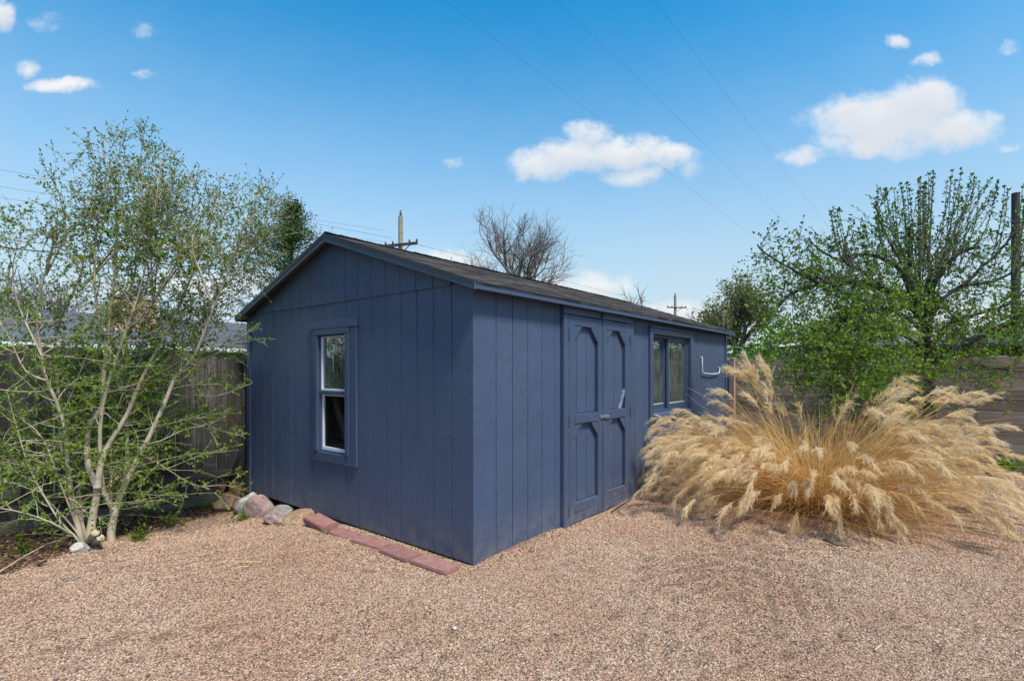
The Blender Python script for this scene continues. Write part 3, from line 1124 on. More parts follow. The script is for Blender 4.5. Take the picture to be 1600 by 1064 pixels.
# ------------------------------------------------------------------ vegetation builders
class Veg:
    """Collects tapered tubes and leaves as arrays."""
    def __init__(self, rg):
        self.r = rg
        self.tv, self.tq, self.tn = [], [], 0
        self.lp, self.ld, self.lu, self.ls, self.lt = [], [], [], [], []

    def tube(self, pts, r0, r1, n=4):
        pts = np.asarray(pts, float)
        m = len(pts)
        d = np.gradient(pts, axis=0)
        d /= np.linalg.norm(d, axis=1, keepdims=True) + 1e-9
        ref = np.array([0, 0, 1.0]) if abs(d[0, 2]) < .85 else np.array([1.0, 0, 0])
        u = np.cross(d, ref)
        u /= np.linalg.norm(u, axis=1, keepdims=True) + 1e-9
        w_ = np.cross(d, u)
        a = np.arange(n) * 2 * np.pi / n
        rr = (np.linspace(r0, r1, m) if np.isscalar(r0) else np.asarray(r0))[:, None, None]
        V = pts[:, None, :] + rr * (np.cos(a)[None, :, None] * u[:, None, :] + np.sin(a)[None, :, None] * w_[:, None, :])
        i = np.arange(m - 1)[:, None] * n
        k = np.arange(n)[None, :]
        k2 = (k + 1) % n
        Q = np.stack([i + k, i + k2, i + n + k2, i + n + k], -1).reshape(-1, 4) + self.tn
        self.tv.append(V.reshape(-1, 3))
        self.tq.append(Q)
        self.tn += m * n

    def leaf(self, p, d, size, tint):
        self.lp.append(p)
        self.ld.append(d)
        self.ls.append(size)
        self.lt.append(tint)

    def path(self, p, d, length, n=6, wob=.15, up=.0, droop=0.0):
        pts = [np.array(p, float)]
        d = np.array(d, float)
        st_ = length / (n - 1)
        for i in range(n - 1):
            d = d + self.r.normal(size=3) * wob + np.array([0, 0, up - droop * i / n])
            d /= np.linalg.norm(d)
            pts.append(pts[-1] + d * st_)
        return np.array(pts)

    def branches(self, name, mat, parent, smooth=True):
        if not self.tv:
            return None
        o = link(name, mesh_arrays(name, np.concatenate(self.tv), quads=np.concatenate(self.tq), smooth=smooth), mat, parent)
        self.tv, self.tq, self.tn = [], [], 0
        return o

    def leaves(self, name, mat, parent, aspect=.45):
        n = len(self.lp)
        P = np.array(self.lp)
        D = np.array(self.ld)
        D /= np.linalg.norm(D, axis=1, keepdims=True) + 1e-9
        S = np.array(self.ls)[:, None]
        W = np.cross(D, self.r.normal(size=(n, 3)))
        W /= np.linalg.norm(W, axis=1, keepdims=True) + 1e-9
        N = np.cross(D, W)
        V = np.stack([P, P + D * S * .5 + W * S * aspect * .5 + N * S * .08, P + D * S, P + D * S * .5 - W * S * aspect * .5 + N * S * .08], 1)
        b = np.arange(n)[:, None] * 4
        T = np.concatenate([b + np.array([[0, 1, 2]]), b + np.array([[0, 2, 3]])])
        me = mesh_arrays(name, V.reshape(-1, 3), tris=T, tint=np.repeat(np.array(self.lt), 4))
        o = link(name, me, mat, parent)
        o['kind'] = 'stuff'
        return o


def resample(pts, step):
    pts = np.asarray(pts, float)
    # Catmull-Rom smoothing of the polyline
    P = np.vstack([2 * pts[0] - pts[1], pts, 2 * pts[-1] - pts[-2]])
    out = []
    for i in range(1, len(P) - 2):
        n = max(2, int(np.linalg.norm(P[i + 1] - P[i]) / step))
        for k in range(n):
            t = k / n
            out.append(.5 * ((2 * P[i]) + (-P[i - 1] + P[i + 1]) * t + (2 * P[i - 1] - 5 * P[i] + 4 * P[i + 1] - P[i + 2]) * t * t + (-P[i - 1] + 3 * P[i] - 3 * P[i + 1] + P[i + 2]) * t ** 3))
    out.append(P[-2])
    return np.array(out)


def perp_dir(rg, tang, ang, up=0.0, flat=None):
    r = rg.normal(size=3)
    if flat is not None:
        r = r * flat
    r -= tang * r.dot(tang)
    r /= np.linalg.norm(r) + 1e-9
    d = tang * math.cos(ang) + r * math.sin(ang) + np.array([0, 0, up])
    return d / np.linalg.norm(d)


# ---- pale multi-stemmed shrub on the left
tree_l = empty('multi_stem_tree', tuple(put(-1.6, 3.2, 0)))
tag(tree_l, 'tall shrubby tree with pale bare stems and fresh green leaves before the left fence', 'tree')
vl = Veg(np.random.default_rng(5))
inv = -np.array(tree_l.location)
Zc = lambda x, y: (x * .3947, 480 + y * .3947)      # measured on an enlargement of the photograph
ZL = lambda x, y: (x * .3385, 160 + y * .3385)


def limb(pxs, d0, d1):
    n = len(pxs)
    return np.array([at(x, y, d0 + (d1 - d0) * i / (n - 1)) for i, (x, y) in enumerate(pxs)]) + inv


STEMS = [
    ([Zc(355, 925), Zc(372, 800), Zc(385, 715), Zc(352, 640), Zc(345, 540), Zc(358, 460), Zc(405, 395), Zc(412, 270), Zc(428, 110), (178, 440), (183, 370), (180, 290), (190, 215)], 4.62, 4.75, .048),
    ([Zc(440, 890), Zc(465, 780), Zc(515, 660), Zc(590, 515), Zc(650, 385), Zc(700, 270), Zc(770, 190), (330, 490), (358, 420), (382, 350), (405, 295)], 4.70, 4.9, .043),
    ([Zc(385, 715), Zc(402, 610), Zc(435, 535), Zc(500, 430), Zc(555, 300), Zc(610, 190), Zc(680, 60), (300, 430), (325, 360), (345, 290)], 4.6, 5.0, .034),
    ([Zc(450, 800), Zc(412, 730), Zc(402, 660), Zc(396, 560), Zc(400, 440), Zc(430, 300), (196, 520), (222, 440), (240, 340), (252, 250)], 4.7, 4.5, .027),
    ([Zc(320, 915), Zc(290, 790), Zc(268, 620), Zc(258, 480), Zc(225, 375), Zc(185, 290), Zc(165, 190), (58, 490), (72, 420), (90, 350), (85, 300)], 4.62, 4.3, .036),
    ([Zc(335, 900), Zc(285, 740), Zc(245, 560), Zc(235, 420), Zc(228, 280), Zc(215, 160), (95, 500), (128, 420), (140, 330), (148, 260)], 4.66, 4.6, .026),
    ([Zc(455, 830), Zc(500, 640), Zc(505, 470), Zc(540, 360), Zc(590, 260), Zc(720, 165), Zc(800, 60), (350, 440), (392, 370), (425, 310)], 4.75, 5.2, .026),
    ([Zc(318, 930), Zc(270, 890), Zc(200, 850), Zc(100, 815), Zc(0, 795), (-40, 790)], 4.55, 4.0, .015),
    ([Zc(312, 925), Zc(240, 850), Zc(165, 730), Zc(110, 620), Zc(70, 490), (10, 610)], 4.5, 4.3, .014),
    ([Zc(320, 920), Zc(280, 860), Zc(205, 780), Zc(120, 705), Zc(20, 690), (-30, 750)], 4.6, 4.4, .011),
    ([Zc(430, 110), Zc(395, 60), Zc(385, 0), (148, 440), (150, 370), (165, 280), (160, 230)], 4.72, 4.5, .02),
    ([Zc(440, 900), Zc(440, 700), Zc(445, 500), Zc(480, 360), Zc(560, 200), Zc(565, 100), (240, 470), (280, 390), (300, 320), (310, 270)], 4.8, 4.9, .016),
    ([Zc(315, 900), Zc(240, 700), Zc(170, 520), Zc(80, 440), Zc(0, 390), (-40, 610)], 4.6, 4.2, .012),
    ([Zc(330, 890), Zc(310, 700), Zc(255, 450), Zc(290, 330), Zc(350, 180), (160, 520), (205, 450), (215, 350), (215, 280), (225, 210)], 4.7, 4.8, .016),
    ([Zc(470, 780), Zc(560, 600), Zc(660, 640), Zc(740, 690), Zc(830, 720)], 4.72, 5.0, .008),
    ([Zc(540, 620), Zc(620, 560), Zc(740, 430), Zc(850, 480), Zc(960, 510)], 4.8, 5.4, .009),
    ([Zc(650, 400), Zc(760, 350), Zc(860, 350), Zc(1000, 300)], 4.9, 5.4, .008),
    ([Zc(240, 640), Zc(120, 640), Zc(20, 600), (-30, 690)], 4.5, 4.3, .008),
    ([Zc(600, 500), Zc(700, 440), Zc(800, 470), Zc(900, 430)], 4.9, 5.3, .008),
    ([Zc(700, 270), Zc(800, 210), Zc(900, 160), Zc(1030, 60)], 4.9, 5.3, .010),
    ([Zc(185, 290), Zc(100, 250), (10, 520), (-30, 470)], 4.4, 4.2, .010),
    ([Zc(165, 190), (30, 480), (20, 420), (35, 350)], 4.3, 4.2, .009),
    ([(260, 520), (330, 470), (390, 400), (440, 330)], 5.0, 5.3, .010),
    ([(230, 560), (300, 510), (370, 460), (430, 400)], 5.0, 5.3, .010),
]
_r = random.Random(3)
for k in range(13):                            # slim upper limbs that fill the crown
    bx, by = _r.choice(((178, 470), (196, 520), (240, 470), (128, 450), (72, 430), (300, 430), (330, 470)))
    tx = _r.uniform(50, 425)
    ty = float(np.interp(tx, [50, 100, 150, 200, 260, 330, 400, 430], [390, 310, 245, 235, 265, 290, 310, 345])) + _r.uniform(0, 60)
    mx_ = bx + (tx - bx) * .6 + _r.uniform(-15, 15)
    STEMS.append(([(bx, by), ((bx + mx_) / 2 + _r.uniform(-10, 10), by - 70), (mx_, (by + ty) / 2 - 20), (tx, ty)], 4.7 + _r.uniform(-.2, .2), 4.7 + _r.uniform(-.5, .5), .010))
limbs_l = []
for pxs, d0, d1, r0 in STEMS:
    P = limb(pxs, d0, d1)
    if pxs[0][1] > 815:
        P = np.vstack([P[0] + np.array([0, .02, -.16]), P])
    P = resample(P, .07)
    n = len(P)
    rr = r0 * .9 * (1 - .975 * (np.arange(n) / n) ** .52) + .0018
    limbs_l.append((P, rr))
    if r0 > .02:
        v2 = Veg(vl.r)
        v2.tube(P, rr, None, 9)
        v2.branches('stem', BARK_PALE, tree_l)
    else:
        vl.tube(P, rr, None, 6)
rg = vl.r


def twigs(v, P, rr, start, spacing, len_rng, leaf_sz, leaf_gap, lev2=(3, 6), up=.25, thin=.0022, jitter=1.0, zsplit=None, tint=(0, 1), ang=(.45, 1.15), leafy=1.0):
    r = v.r
    acc_ = 0
    n = len(P)
    for i in range(int(n * start), n - 1):
        acc_ += np.linalg.norm(P[i + 1] - P[i])
        if acc_ < spacing:
            continue
        acc_ = 0
        tg = (P[min(i + 1, n - 1)] - P[i - 1 if i else 0])
        tg = tg / (np.linalg.norm(tg) + 1e-9)
        f = i / n
        L = r.uniform(*len_rng) * (1.1 - .45 * f)
        d = perp_dir(r, tg, r.uniform(*ang), up * .6)
        tw = v.path(P[i], d, L, 6, .16, up * .25)
        v.tube(tw, min(rr[i] * .5, .005) + .001, thin * .5, 4)
        add_leaves(v, tw, leaf_sz, leaf_gap * 1.6, tint, leafy)
        for _ in range(r.integers(*lev2)):
            j = r.integers(1, 5)
            d2 = perp_dir(r, tw[j + 1] - tw[j] if j < 5 else d, r.uniform(.4, 1.2), up * .4)
            t2 = v.path(tw[j], d2 / np.linalg.norm(d2), L * r.uniform(.25, .6), 4, .2, up * .15)
            v.tube(t2, thin, thin * .4, 3)
            add_leaves(v, t2, leaf_sz, leaf_gap, tint, leafy)


def add_leaves(v, path, sz, gap, tint, leafy=1.0):
    r = v.r
    L = np.linalg.norm(path[-1] - path[0])
    k = max(1, int(L / gap))
    for _ in range(k):
        if r.random() > leafy:
            continue
        f = r.uniform(.12, 1.0) * (len(path) - 1)
        i = min(int(f), len(path) - 2)
        p = path[i] + (path[i + 1] - path[i]) * (f - i)
        d = perp_dir(r, (path[i + 1] - path[i]) / (np.linalg.norm(path[i + 1] - path[i]) + 1e-9), r.uniform(.5, 1.3), .15)
        v.leaf(p, d, r.uniform(*sz), tint[0] + (tint[1] - tint[0]) * r.random())
    d = path[-1] - path[-2]
    v.leaf(path[-1], d / (np.linalg.norm(d) + 1e-9), r.uniform(*sz), tint[0] + (tint[1] - tint[0]) * r.random())


for (P, rr), (pxs, d0, d1, r0) in zip(limbs_l, STEMS):
    tall = P[-1][2] > 2.2
    if tall:
        n = len(P)
        k = int(n * .45)
        twigs(vl, P[:k + 2], rr[:k + 2], .34, .10, (.25, .75), (.022, .048), .017, (4, 8), .14, tint=(.4, 1))
        twigs(vl, P[k:], rr[k:], 0, .017, (.2, .58), (.016, .030), .016, (5, 10), .3, tint=(.05, .85))
    else:
        twigs(vl, P, rr, .3, .085, (.15, .45), (.024, .044), .018, (3, 6), .12, tint=(.45, 1))
# leafy side twigs that screen the fence: each springs from a stem
pts_all = np.concatenate([P[(P[:, 2] > .25) & (P[:, 2] < 2.1)] for P, rr in limbs_l])
for k in range(250):
    p = pts_all[rg.integers(0, len(pts_all))]
    side = rg.uniform(-1, 1)
    tgt = p + np.array([rg.normal() * .6, abs(rg.normal()) * .42 + .06, rg.uniform(-.15, .35)])
    if (tgt - inv)[0] / (tgt - inv)[1] > -.505:
        continue
    d = (tgt - p) / (np.linalg.norm(tgt - p) + 1e-9)
    L = min(np.linalg.norm(tgt - p), .95)
    if L < .18:
        continue
    tw = vl.path(p, d, L, 7, .14, .03, .10)
    vl.tube(tw, .0035, .0010, 4)
    add_leaves(vl, tw[2:], (.022, .042), .022, (.4, 1))
    for _ in range(rg.integers(4, 8)):
        j = rg.integers(2, 6)
        t2 = vl.path(tw[j], perp_dir(rg, (tw[j] - tw[j - 1]) / np.linalg.norm(tw[j] - tw[j - 1]), rg.uniform(.5, 1.2), .15), rg.uniform(.08, .24), 4, .2)
        vl.tube(t2, .0016, .0007, 3)
        add_leaves(vl, t2, (.022, .040), .018, (.4, 1))
# low leaf sprays near the ground
for x, y, dep in ((640, 715, 4.9), (560, 790, 4.8), (500, 780, 4.8), (440, 860, 4.7), (620, 590, 5.0), (170, 640, 4.5), (120, 650, 4.4), (60, 640, 4.3), (300, 640, 4.6)):
    p = at(*Zc(x, y), dep) + inv
    for _ in range(7):
        d = rg.normal(size=3)
        d[2] = abs(d[2]) * .5
        tw = vl.path(p, d / np.linalg.norm(d), rg.uniform(.08, .2), 4, .2)
        vl.tube(tw, .0018, .0008, 3)
        add_leaves(vl, tw, (.02, .036), .02, (.45, 1))
b_ = vl.branches('branch', BARK_PALE, tree_l)
b_['kind'] = 'stuff'
vl.leaves('foliage', LEAF_L, tree_l, .5)
# sawn stubs at the foot
for (x, y, tx, ty, rad) in ((140, 846, 149, 832, .030), (148, 850, 157, 840, .028)):
    a0, a1 = at(x, y, 4.62) + inv, at(tx, ty, 4.42) + inv
    m = MB(); m.tube([tuple(a0), tuple((a0 + a1) / 2 + np.array([0, 0, .006])), tuple(a1)], [rad * 1.25, rad * 1.05, rad], 12)
    o = m.build('stub', BARK_PALE, tree_l)
    d = Vector(a1 - a0).normalized()
    m = MB(); m.tube([tuple(a1 + np.array(d) * .001), tuple(a1 + np.array(d) * .004)], rad * .86, 12); m.build('cut_face', CUT_WOOD, o)

# ---- spreading fruit tree on the right
tree_r = empty('fruit_tree', (6.0, 7.25, 0))
tag(tree_r, 'spreading dark limbed tree with young green leaves and upright shoots before the right fence', 'tree')
vr = Veg(np.random.default_rng(9))
inv2 = -np.array(tree_r.location)
ZR = lambda x, y: (1080 + x * .3383, 240 + y * .3383)


def limb2(zs, d0, d1):
    n = len(zs)
    return np.array([at(*ZR(x, y), d0 + (d1 - d0) * i / (n - 1)) for i, (x, y) in enumerate(zs)]) + inv2


LIMBS_R = [
    ([(1095, 1300), (1100, 1050), (1090, 900), (1075, 780), (1050, 660), (1030, 560)], 7.25, 7.25, .085),
    ([(1075, 780), (1030, 650), (1010, 560), (1012, 430), (1000, 340)], 7.25, 7.1, .055),
    ([(1085, 850), (1105, 700), (1120, 610), (1170, 530), (1250, 455), (1330, 430)], 7.25, 6.9, .05),
    ([(1090, 830), (1080, 680), (1100, 560), (1090, 430), (1030, 370)], 7.3, 7.6, .045),
    ([(1075, 790), (1010, 630), (970, 545), (900, 490), (770, 465), (690, 480)], 7.25, 6.7, .045),
    ([(1060, 760), (980, 680), (880, 620), (720, 590), (600, 600), (480, 640), (410, 700)], 7.25, 6.4, .045),
    ([(1090, 980), (1180, 920), (1250, 885), (1400, 820), (1540, 740), (1680, 690)], 7.2, 6.7, .052),
    ([(1085, 800), (1150, 680), (1260, 610), (1400, 590), (1540, 510)], 7.3, 7.2, .034),
    ([(1080, 830), (1000, 760), (900, 720), (760, 740), (620, 860), (590, 950)], 7.2, 6.2, .030),
    ([(1070, 900), (960, 830), (840, 800), (700, 830), (560, 900), (460, 900)], 7.2, 6.3, .028),
    ([(1100, 900), (1200, 780), (1330, 740), (1450, 700), (1560, 620)], 7.2, 6.9, .03),
    ([(1090, 1000), (980, 960), (860, 960), (760, 1020), (700, 1100)], 7.2, 6.2, .022),
    ([(880, 620), (780, 540), (640, 470), (560, 420), (545, 390)], 6.9, 6.6, .022),
    ([(600, 600), (480, 540), (400, 500), (330, 450), (305, 420)], 6.5, 6.5, .018),
    ([(1250, 610), (1370, 500), (1450, 420), (1530, 330), (1600, 300)], 7.2, 7.0, .024),
    ([(1090, 1020), (1200, 1000), (1320, 980), (1450, 1000), (1560, 1010)], 7.1, 6.6, .018),
    ([(1000, 560), (930, 430), (880, 330), (840, 230)], 7.2, 7.0, .018),
    ([(900, 720), (800, 680), (700, 640), (560, 560), (470, 510)], 6.8, 6.4, .02),
    ([(1100, 1050), (1020, 1000), (900, 1060), (820, 1130)], 7.0, 6.4, .014),
]
limbs_r = []
for i, (zs, d0, d1, r0) in enumerate(LIMBS_R):
    P = resample(limb2(zs, d0, d1), .08)
    n = len(P)
    P[1:-1] += vr.r.normal(size=(n - 2, 3)) * .008
    rr = r0 * (1 - .72 * (np.arange(n) / n) ** .8) + .003
    limbs_r.append((P, rr))
    v2 = Veg(vr.r)
    v2.tube(P, rr, None, 8)
    v2.branches('trunk' if i == 0 else 'limb', BARK_DARK, tree_r)
rg2 = vr.r
TOPS = []
for k in range(46):                            # upright shoots
    x = rg2.uniform(835, 1420)
    env = np.interp(x, [830, 960, 1060, 1140, 1230, 1330, 1420], [210, 120, 115, 75, 70, 85, 110])
    y1 = env + abs(rg2.normal()) * 70
    y0 = rg2.uniform(390, 560)
    xb = 1060 + (x - 1060) * rg2.uniform(.1, .75)
    dep = rg2.uniform(6.7, 7.7)
    P = resample(limb2([(xb, y0 + 60), (xb + (x - xb) * rg2.uniform(.45, .8), (y0 + y1) / 2 + rg2.uniform(0, 60)), (x, y1)], dep, dep + rg2.uniform(-.2, .2)), .06)
    TOPS.append(P)
for k in range(16):
    x = rg2.uniform(560, 860)
    y1 = np.interp(x, [540, 640, 720, 790, 860], [380, 250, 250, 340, 230]) + abs(rg2.normal()) * 80
    dep = rg2.uniform(6.3, 7.0)
    TOPS.append(resample(limb2([(x + 60, y1 + 260), (x + 25, y1 + 130), (x, y1)], dep, dep), .06))
for k in range(10):
    x = rg2.uniform(1430, 1660)
    y1 = rg2.uniform(90, 260)
    dep = rg2.uniform(6.4, 7.2)
    TOPS.append(resample(limb2([(x - 60, y1 + 330), (x - 20, y1 + 160), (x, y1)], dep, dep), .06))
for P in TOPS:
    n = len(P)
    vr.tube(P, np.linspace(.008, .003, n), None, 5)
    for i in range(int(n * .25), n):           # buds and small leaf rosettes along the shoot
        for _ in range(rg2.integers(2, 5)):
            d = rg2.normal(size=3)
            d[2] += .6
            vr.leaf(P[i] + rg2.normal(size=3) * .008, d / np.linalg.norm(d), rg2.uniform(.028, .055), rg2.random() * .55)
    for _ in range(3):
        vr.leaf(P[-1], np.array([rg2.normal() * .4, rg2.normal() * .4, 1]), .05, rg2.random() * .5)
for (P, rr), (zs, d0, d1, r0) in zip(limbs_r[1:], LIMBS_R[1:]):
    low = np.mean([z[1] for z in zs]) > 600
    twigs(vr, P, rr, .18, .075 if low else .085, (.25, .8), (.026, .056), .034, (4, 9), .12 if low else .3, .003, tint=(.2, 1) if low else (0, .75), ang=(.5, 1.4))
# leafy sprays springing from the limbs
src = [(P, 1.0 if np.mean([z[1] for z in zs]) > 560 else .45) for (P, rr), (zs, d0, d1, r0) in zip(limbs_r[1:], LIMBS_R[1:])]
wts = np.array([len(P) * w_ for P, w_ in src])
wts = wts / wts.sum()
for k in range(780):
    P = src[rg2.choice(len(src), p=wts)][0]
    p = P[rg2.integers(int(len(P) * .25), len(P))]
    d = rg2.normal(size=3)
    d[2] = rg2.uniform(-1.0, .6)
    d /= np.linalg.norm(d)
    q = p - inv2
    if q[0] / q[1] > .83 and q[2] < 1.75 and rg2.random() < .75:
        continue
    high = sstep(2.0, 2.9, q[2])
    if rg2.random() < .72 * high:
        continue
    tw = vr.path(p, d, rg2.uniform(.3, .95) * (1 - .35 * high), 7, .2, .02, .12)
    vr.tube(tw, .005, .0015, 4)
    add_leaves(vr, tw[1:], (.024, .056), .028 + .02 * high, (.3 - .25 * high, 1 - .4 * high))
    for _ in range(5):
        j = rg2.integers(2, 6)
        t2 = vr.path(tw[j], perp_dir(rg2, d, rg2.uniform(.6, 1.3)), rg2.uniform(.12, .38), 4, .2)
        vr.tube(t2, .002, .001, 3)
        add_leaves(vr, t2, (.024, .054), .025 + .02 * high, (.3 - .25 * high, 1 - .4 * high))
# bare tangle of dead twigs low behind the grass
for k in range(150):
    p = at(*ZR(rg2.uniform(700, 1330), rg2.uniform(940, 1250)), rg2.uniform(6.4, 7.4)) + inv2
    d = rg2.normal(size=3)
    tw = vr.path(p, d / np.linalg.norm(d), rg2.uniform(.3, .9), 6, .25)
    vr.tube(tw, .0035, .0012, 3)
b_ = vr.branches('branch', BARK_GREY, tree_r)
b_['kind'] = 'stuff'
vr.leaves('foliage', LEAF_R, tree_r, .6)

# ------------------------------------------------------------------ dry ornamental grass
GC = np.array([3.36, 5.60, 0.0])
grass = empty('ornamental_grass', (GC[0], GC[1], float(height(GC[0], GC[1]))))
tag(grass, 'large dry golden ornamental grass with drooping feathery plumes on the gravel', 'grass')
gr = np.random.default_rng(21)


def arc(p, az, tilt0, tilt1, L, n=9, wob=.04, power=2.0):
    pts = [np.array(p, float)]
    ds = L / (n - 1)
    for i in range(n - 1):
        f = (i + .5) / (n - 1)
        th = tilt0 + (tilt1 - tilt0) * f ** power
        az += gr.normal() * wob
        pts.append(pts[-1] + ds * np.array([math.sin(th) * math.cos(az), math.sin(th) * math.sin(az), math.cos(th)]))
        if pts[-1][2] < .012:
            pts[-1][2] = .012 + gr.random() * .02
    return np.array(pts)


class Ribbon:
    def __init__(self):
        self.v, self.q, self.t, self.tt, self.n = [], [], [], [], 0

    def add(self, pts, w0, w1, tint, wdir=None):
        pts = np.asarray(pts)
        m = len(pts)
        d = np.gradient(pts, axis=0)
        r = wdir if wdir is not None else gr.normal(size=3)
        s = np.cross(d, r)
        s /= np.linalg.norm(s, axis=1, keepdims=True) + 1e-9
        wv = np.linspace(w0, w1, m)[:, None] * .5
        self.v.append(np.stack([pts - s * wv, pts + s * wv], 1).reshape(-1, 3))
        i = np.arange(m - 1)[:, None] * 2
        self.q.append(np.concatenate([i, i + 1, i + 3, i + 2], 1) + self.n)
        self.tt.append(np.full(2 * m, tint))
        self.n += 2 * m

    def hairs(self, A, B, w0, w1, tints):
        k = len(A)
        d = B - A
        sd = np.cross(d, gr.normal(size=(k, 3)))
        sd /= np.linalg.norm(sd, axis=1, keepdims=True) + 1e-9
        self.v.append(np.stack([A - sd * w0 / 2, A + sd * w0 / 2, B + sd * w1 / 2, B - sd * w1 / 2], 1).reshape(-1, 3))
        self.q.append(np.arange(4 * k).reshape(k, 4) + self.n)
        self.tt.append(np.repeat(tints, 4))
        self.n += 4 * k

    def mesh(self, name):
        return mesh_arrays(name, np.concatenate(self.v), quads=np.concatenate(self.q), tint=np.concatenate(self.tt))


stalks, blades = Ribbon(), Ribbon()
tips = []
for k in range(298):
    az = gr.uniform(0, 2 * math.pi)
    if math.sin(az) < -.45 and gr.random() < .6:
        az = gr.choice([0, math.pi]) + gr.uniform(-.45, .6) * (1 if gr.random() < .5 else -1)
    side = abs(math.cos(az))
    u = gr.random()
    tilt = R(40 + 42 * u ** .85) if gr.random() > .13 else R(gr.uniform(18, 42))
    if math.cos(az) < -.3:
        tilt = max(tilt, R(gr.uniform(52, 66)))
    L = gr.uniform(.95, 1.42) * (0.88 + (.30 if math.cos(az) < 0 else .28) * side) * (0.92 if tilt < R(40) else 1)
    r0 = gr.uniform(0, .36)
    a0 = az + gr.normal() * .4
    p = (r0 * math.cos(a0), r0 * math.sin(a0), .02)
    P = arc(p, az, tilt * .8, tilt + R(gr.uniform(4, 38)), L, 9, .07)
    stalks.add(P, .005, .0028, gr.uniform(.2, .9))
    stalks.add(P, .004, .0025, gr.uniform(.2, .9))
    tips.append((P[-1], (P[-1] - P[-2]) / np.linalg.norm(P[-1] - P[-2]), True))
for k in range(3600):
    az = gr.uniform(0, 2 * math.pi)
    r0 = .42 * math.sqrt(gr.random())
    a0 = az + gr.normal() * .7
    p = (r0 * math.cos(a0), r0 * math.sin(a0), .0)
    tilt = R(gr.uniform(8, 72))
    L = gr.uniform(.5, 1.25) * (1 + .25 * abs(math.cos(az)))
    P = arc(p, az, tilt, tilt + R(gr.uniform(20, 95)), L, 8, .07, 1.6)
    blades.add(P, gr.uniform(.003, .0065), .001, gr.random() * .8)
for k in range(34):                            # tall uprights: a lone group leaning to the shed, others in the middle and at right
    if k < 12:
        az, tilt, L = math.pi + gr.uniform(-.5, .3), R(gr.uniform(11, 19)), gr.uniform(1.25, 1.5)
    elif k < 24:
        az, tilt, L = gr.uniform(0, 6.28), R(gr.uniform(6, 30)), gr.uniform(.95, 1.3)
    else:
        az, tilt, L = gr.uniform(-.3, .5), R(gr.uniform(30, 42)), gr.uniform(1.35, 1.6)
    P = arc((.25 * math.cos(az), .25 * math.sin(az), .02), az, tilt * .9, tilt + R(gr.uniform(6, 16)), L, 9, .03)
    stalks.add(P, .0055, .003, gr.uniform(.3, .9))
    tips.append((P[-1], (P[-1] - P[-2]) / np.linalg.norm(P[-1] - P[-2]), False))
for k in range(220):                           # shorter plumed stalks inside the clump
    az = gr.uniform(0, 2 * math.pi)
    if math.sin(az) < -.5 and gr.random() < .4:
        az = -az
    tilt = R(28 + 54 * gr.random() ** .8)
    L = gr.uniform(.62, 1.08) * (.9 + .42 * abs(math.cos(az)))
    r0 = gr.uniform(.1, .42)
    P = arc((r0 * math.cos(az), r0 * math.sin(az), .02), az, tilt * .85, tilt + R(gr.uniform(10, 30)), L, 8, .04)
    stalks.add(P, .0045, .0026, gr.uniform(.3, 1))
    tips.append((P[-1], (P[-1] - P[-2]) / np.linalg.norm(P[-1] - P[-2]), False))
for k in range(1100):                           # stalks that have lost their plume
    az = gr.uniform(0, 2 * math.pi)
    tilt = R(20 + 58 * gr.random() ** .7)
    L = gr.uniform(.8, 1.45) * (.85 + .4 * abs(math.cos(az)))
    r0 = gr.uniform(0, .38)
    P = arc((r0 * math.cos(az), r0 * math.sin(az), .02), az + gr.normal() * .35, tilt * .8, tilt + R(gr.uniform(4, 50)), L, 8, .10)
    if k % 6 == 0:                             # snapped and hanging
        j = int(gr.integers(3, 6))
        P2 = arc(P[j], az + gr.normal() * .9, R(gr.uniform(95, 150)), R(gr.uniform(120, 175)), L * .35, 4, .05)
        P = np.vstack([P[:j], P2])
    stalks.add(P, .0045, .002, gr.uniform(.35, 1))
for k in range(500):                           # broken straws lying at the foot
    az = gr.uniform(0, 2 * math.pi)
    r0 = gr.uniform(.2, 1.0)
    p = (r0 * math.cos(az), r0 * math.sin(az), gr.uniform(.015, .06))
    P = arc(p, az + gr.normal() * .8, R(80), R(98), gr.uniform(.3, .9), 6, .2)
    blades.add(P, .0035, .0015, gr.random())
o = link('stalks', stalks.mesh('stalks'), STRAW, grass); o['kind'] = 'stuff'
o = link('leaf_blades', blades.mesh('leaf_blades'), STRAW, grass); o['kind'] = 'stuff'
massed = Ribbon()
